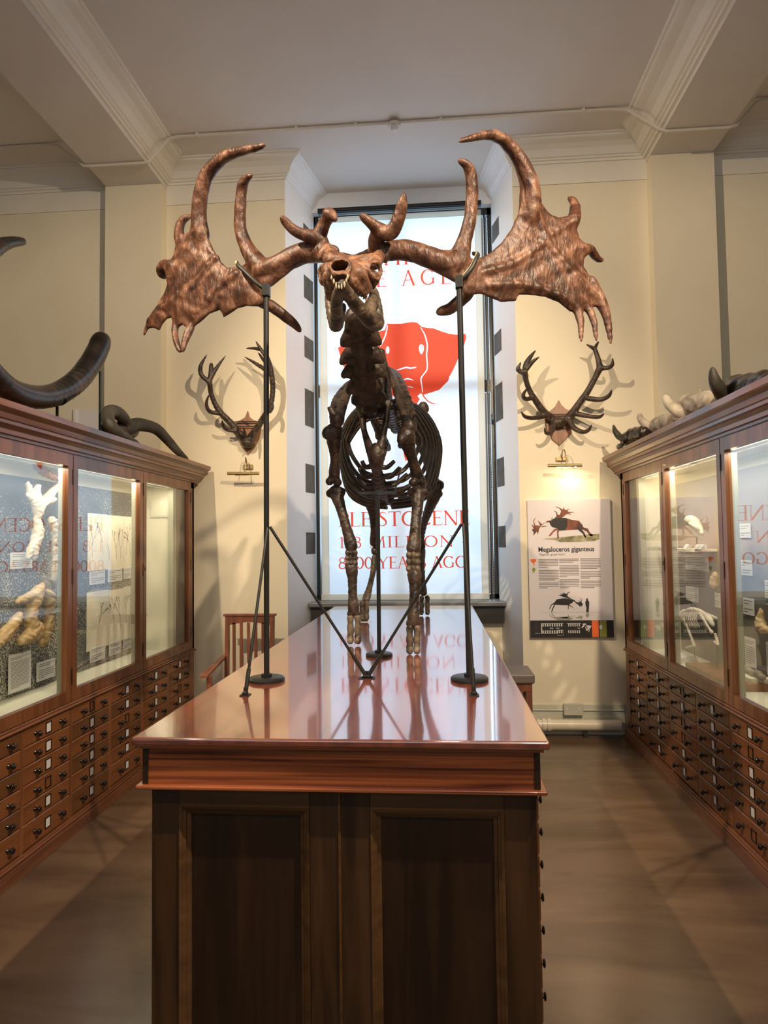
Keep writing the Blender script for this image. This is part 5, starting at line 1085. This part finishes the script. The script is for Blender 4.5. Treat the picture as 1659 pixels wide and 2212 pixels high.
for i, (a, b, c, d) in enumerate(((188, 1277, 235, 1401), (236, 1273, 266, 1387), (267, 1267, 283, 1378))):
    t, X_, y0, y1, z0, z1 = cardx('herbarium_sheet', '%s of the lower row of pressed plant sheets in the left case' % ('leftmost', 'middle', 'rightmost')[i], 'plant sheet', 'paper', a, b, c, d, XB, 0, 'pressed plant sheets'); plants(t, X_, y0, y1, z0, z1, i + 33, (1, 2, 2)[i])
for i, (a, b, c, d) in enumerate(((194, 1233, 227, 1262), (234, 1229, 264, 1256), (268, 1226, 283, 1250))):
    cardx('plant_caption', '%s of the captions under the upper pressed plant sheets' % ('leftmost', 'middle', 'rightmost')[i], 'card', 'card', a, b, c, d, XB + .004, 6, 'pressed plant captions')
for i, (a, b, c, d) in enumerate(((195, 1397, 227, 1427), (236, 1386, 262, 1413), (267, 1378, 283, 1402))):
    cardx('plant_caption', '%s of the captions under the lower pressed plant sheets' % ('leftmost', 'middle', 'rightmost')[i], 'card', 'card', a, b, c, d, XB + .004, 6, 'pressed plant captions')
tf = at(345, 1100, Y=5.255); a, b = at(326, 1118, Y=5.255), at(364, 1083, Y=5.255)
t = thing('vent_plate', 'small square cream plate framed on the end lining of the left case', 'plate', (tf.x, 5.255, a.z))
MB().box(a.x, b.x, 5.25, 5.258, a.z, b.z).build('frame', M['frieze'], t); MB().box(a.x + .01, b.x - .01, 5.246, 5.25, a.z + .01, b.z - .01).build('panel', M['inner'], t)
def exhibit(nm, label, mat, chains, cat='bone', vox=.0055, k=.018, ells=()):
    s = SDF(vox, k); c0 = None
    for pts, rad in chains:
        q = [at(px, py, X=x) for px, py, x in pts]; c0 = c0 or q[0]; s.chain(q, rad)
    for (px, py, x), r in ells: s.ell(at(px, py, X=x), r)
    return tag(s.build(nm, M[mat], loc=tuple(c0), noise=lambda v: v + .0022 * np.stack([np.sin(v[:, 1] * 90 + 4 * np.sin(v[:, 2] * 61)), np.sin(v[:, 2] * 110 + 3 * np.sin(v[:, 1] * 70)), np.sin(v[:, 1] * 100 + 5 * np.sin(v[:, 2] * 50))], 1)), label, cat)
XE = -2.345
exhibit('pelvis_bone', 'pale forked bone standing high in the left case, like a wide Y', 'whitebone', [([(72, 1205, XE), (74, 1180, XE), (82, 1150, XE), (80, 1122, XE), (82, 1105, XE)], [.017, .024, .028, .015, .019]), ([(68, 1180, XE), (60, 1205, XE)], [.016, .012]), ([(82, 1106, XE), (74, 1080, XE), (64, 1060, XE), (60, 1042, XE)], [.024, .024, .015, .006]), ([(82, 1106, XE), (80, 1082, XE), (78, 1060, XE), (84, 1050, XE)], [.022, .024, .017, .008]), ([(84, 1100, XE), (96, 1082, XE), (110, 1066, XE), (127, 1045, XE)], [.020, .021, .020, .010]), ([(100, 1085, XE), (118, 1078, XE)], [.02, .012]), ([(70, 1078, XE), (58, 1070, XE)], [.014, .006])])
exhibit('leg_bone', 'slender pale leg bone upright at the right of the forked bone in the left case', 'whitebone', [([(114, 1125, XE), (117, 1150, XE), (118, 1200, XE), (117, 1250, XE)], [.024, .014, .014, .020])], ells=[((110, 1124, XE), (.016, .02, .02)), ((121, 1254, XE), (.016, .02, .02))])
exhibit('upper_leg_bone', 'tan knobbly limb bone hanging at the lower middle of the left case', 'tanbone', [([(82, 1275, XE), (76, 1295, XE), (68, 1320, XE), (67, 1342, XE), (74, 1358, XE)], [.030, .036, .030, .032, .036]), ([(78, 1282, XE), (52, 1294, XE), (38, 1300, XE)], [.026, .022, .012]), ([(74, 1358, XE), (62, 1374, XE), (46, 1384, XE)], [.036, .034, .026]), ([(84, 1352, XE), (82, 1372, XE), (66, 1382, XE)], [.024, .022, .018]), ([(84, 1280, XE), (92, 1262, XE)], [.026, .012])], k=.012)
exhibit('upper_leg_bone', 'paler tan limb bone beside the window post of the left case', 'tanbone', [([(106, 1290, XE), (107, 1320, XE), (104, 1350, XE), (98, 1378, XE)], [.036, .025, .028, .030]), ([(100, 1282, XE), (112, 1290, XE)], [.026, .024]), ([(98, 1380, XE), (92, 1390, XE)], [.024, .02])], k=.012)
exhibit('bone_shaft', 'straw coloured broken bone shaft lying at the left edge of the left case', 'tanbone', [([(40, 1332, XE), (22, 1358, XE), (-10, 1390, XE), (-30, 1410, XE)], [.026, .032, .036, .036])], k=.01)
exhibit('shoulder_blade', 'thin pale blade bone above the tan limb bones in the left case', 'palebone', [([(92, 1248, XE - .03), (104, 1262, XE - .03), (120, 1266, XE - .03)], [.008, .022, .008]), ([(92, 1248, XE - .03), (98, 1268, XE - .03), (96, 1284, XE - .03)], [.008, .022, .012])])
exhibit('curved_rib', 'dark red curved rib at the top of the left case', 'shield', [([(78, 994, -2.32), (86, 1008, -2.32), (100, 1022, -2.32), (130, 1038, -2.32)], [.020, .022, .020, .012])])
XG = 1.862; gr = 'information cards in the right case'
for lab, x0, y0_, x1, y1_, n in (('wide white card below the small shelf in the right case', 1481, 1201, 1530, 1232, 8), ('white card below the wide card in the right case', 1482, 1268, 1508, 1299, 6), ('white card above the animal skeleton, beside the door post of the right case', 1544, 1281, 1555, 1312, 6),
     ('uppermost white card in the nearest door of the right case', 1598, 1131, 1621, 1162, 5), ('second card from the top in the nearest door of the right case', 1601, 1210, 1624, 1243, 5), ('third card from the top in the nearest door of the right case', 1605, 1292, 1628, 1328, 5), ('tall white card low in the nearest door of the right case', 1609, 1378, 1632, 1440, 12), ('card cut by the right picture edge, high in the right case', 1652, 1254, 1672, 1293, 6), ('card cut by the right picture edge, low in the right case', 1656, 1390, 1680, 1462, 10)):
    cardx('information_card', lab, 'card', 'card', x0, y0_, x1, y1_, XG, n, gr)
a, b = at(1468, 1190, X=XG), at(1548, 1190, X=XG); zsf = at(1500, 1191, X=1.78).z
t = thing('wall_shelf', 'small pale wooden shelf carrying a skull in the right case', 'shelf', (1.8, (a.y + b.y) / 2, zsf))
MB().box(1.70, 1.868, b.y, a.y, zsf, zsf + .018).build('board', M['paper'], t, bevel=.002)
ys_ = at(1505, 1150, X=1.76).y
s = SDF(.004, .010); zz = zsf + .10; xk = 1.74; k2 = lambda a, b, x=xk: at(a, b, X=x)
s.chain([k2(1488, 1123), k2(1498, 1127), k2(1508, 1138), k2(1516, 1152)], [.030, .033, .024, .014]); s.chain([k2(1489, 1138), k2(1500, 1152), k2(1514, 1163)], [.014, .011, .008])
s.chain([k2(1489, 1130, 1.70), k2(1500, 1137, 1.69), k2(1510, 1145, 1.715)], [.008, .007, .007]); s.cut(k2(1505, 1133, 1.71), (.016, .022, .016)); s.cut(k2(1493, 1128, 1.70), (.012, .03, .014))
tag(s.build('animal_skull', M['whitebone'], loc=(1.76, ys_, zz)), 'pale carnivore skull on a peg above the small shelf in the right case', 'skull')
tag(MB().tube([(1.77, ys_ + .03, zsf + .018), (1.77, ys_ + .03, zz - .0)], .004, 8).lathe([(.02, zsf + .018), (.02, zsf + .024), (0, zsf + .024)], (1.77, ys_ + .03, 0), 'z', 12).build('skull_peg', M['black'], loc=(1.77, ys_ + .03, zsf)), 'thin peg holding the carnivore skull on the small shelf', 'peg')
for i, dy in enumerate((.13, -.06, -.13)): tag(MB().hexa([(1.72, ys_ + dy - .03, zsf + .018), (1.76, ys_ + dy - .03, zsf + .018), (1.76, ys_ + dy + .03, zsf + .018), (1.72, ys_ + dy + .03, zsf + .018)], [(1.745, ys_ + dy - .03, zsf + .05), (1.76, ys_ + dy - .03, zsf + .05), (1.76, ys_ + dy + .03, zsf + .05), (1.745, ys_ + dy + .03, zsf + .05)]).build('shelf_label', M['card'], loc=(1.74, ys_ + dy, zsf + .018)), ('sloping label at the far end of the small shelf', 'middle sloping label on the small shelf', 'sloping label at the near end of the small shelf')[i], 'label', 'labels on the small shelf')
# small animal skeleton on a plinth
sp = thing('animal_skeleton', 'small pale mammal skeleton mounted low in the middle door of the right case', 'skeleton', (1.74, 4.2, .79))
XS = 1.74; g = lambda px, py, x=XS: at(px, py, X=x)
s = SDF(.004, .008)
s.chain([g(1478, 1322), g(1495, 1316), g(1515, 1322), g(1530, 1335)], [.012, .013, .013, .012]); s.chain([g(1530, 1335), g(1540, 1350)], [.022, .012]); s.chain([g(1478, 1322), g(1470, 1335)], [.02, .03])
s.build('spine', M['whitebone'], sp)
for i in range(9):
    a = g(1482 + i * 4, 1318); MB().tube([a, a + Vector((-.035, 0, -.05)), a + Vector((-.02, -.02, -.11))], .0035, 6, 3).build('rib', M['whitebone'], sp, smooth=True)
for pts in ([(1476, 1335, 1.71), (1485, 1355, 1.71), (1500, 1395, 1.71)], [(1500, 1395, 1.71), (1482, 1400, 1.70)], [(1512, 1325, 1.70), (1532, 1358, 1.70), (1538, 1366, 1.70)], [(1512, 1320, 1.77), (1548, 1335, 1.77)], [(1545, 1370, 1.73), (1551, 1392, 1.73)], [(1551, 1392, 1.73), (1543, 1386, 1.73)]):
    s = SDF(.004, .006); q = [g(*p) for p in pts]; s.chain(q, [.011] + [.007] * (len(q) - 2) + [.010] if len(q) > 2 else [.009, .007]); s.build('limb_bone', M['whitebone'], sp)
a, b = g(1472, 1400, 1.6), g(1568, 1400, 1.6)
MB().box(1.62, 1.86, b.y, a.y, .79, .83).build('plinth', M['shield'], sp, bevel=.004)
MB().tube([g(1500, 1395), (g(1500, 1395).x, g(1500, 1395).y, .83)], .004, 6).tube([g(1547, 1370), (g(1547, 1370).x, g(1547, 1370).y, .83)], .004, 6).build('prop', M['black'], sp)
exhibit('fossil_tooth', 'small warm brown fossil tooth on a ledge beside the door post of the right case', 'tanbone', [([(1546, 1238, 1.80), (1543, 1252, 1.80), (1542, 1264, 1.80)], [.010, .02, .022])], 'fossil')
exhibit('antler_fragment', 'upright pointed brown antler fragment in the nearest door of the right case', 'tanbone', [([(1644, 1316, 1.82), (1642, 1340, 1.82), (1645, 1355, 1.82), (1660, 1362, 1.82)], [.006, .018, .022, .014])], 'fossil')
a = at(1611, 1445, X=1.80); b = at(1645, 1445, X=1.80)
tag(MB().box(1.74, 1.86, b.y, a.y, .79, .855).build('display_block', M['inner'], bevel=.003, loc=(1.8, a.y, .79)), 'cream block carrying a jaw in the nearest door of the right case', 'block')
ym = (a.y + b.y) / 2; s = SDF(.004, .008)
for i in range(7): s.ell((1.79, ym - .12 + i * .035, .87 + .006 * (i % 3)), (.02, .022, .017 + .006 * (i % 2)))
tag(s.build('jaw_fragment', M['palebone'], loc=(1.79, ym, .855)), 'knobbly grey jaw fragment on the cream block in the right case', 'fossil')
a = at(1362, 1405, X=1.62); b = at(1388, 1405, X=1.62)
for i, (c, lab) in enumerate(((5.02, 'tilted white card lying on the floor of the far door of the right case'), (4.80, 'second flat white card on the case floor nearer the door post of the right case'))):
    tag(MB().hexa([(1.60, c - .08, .792), (1.74, c - .12, .792), (1.76, c + .06, .792), (1.62, c + .1, .792)], [(1.60, c - .08, .796), (1.74, c - .12, .84), (1.76, c + .06, .84), (1.62, c + .1, .796)]).build('floor_card', M['card'], loc=(1.68, c, .79)), lab, 'card', gr)
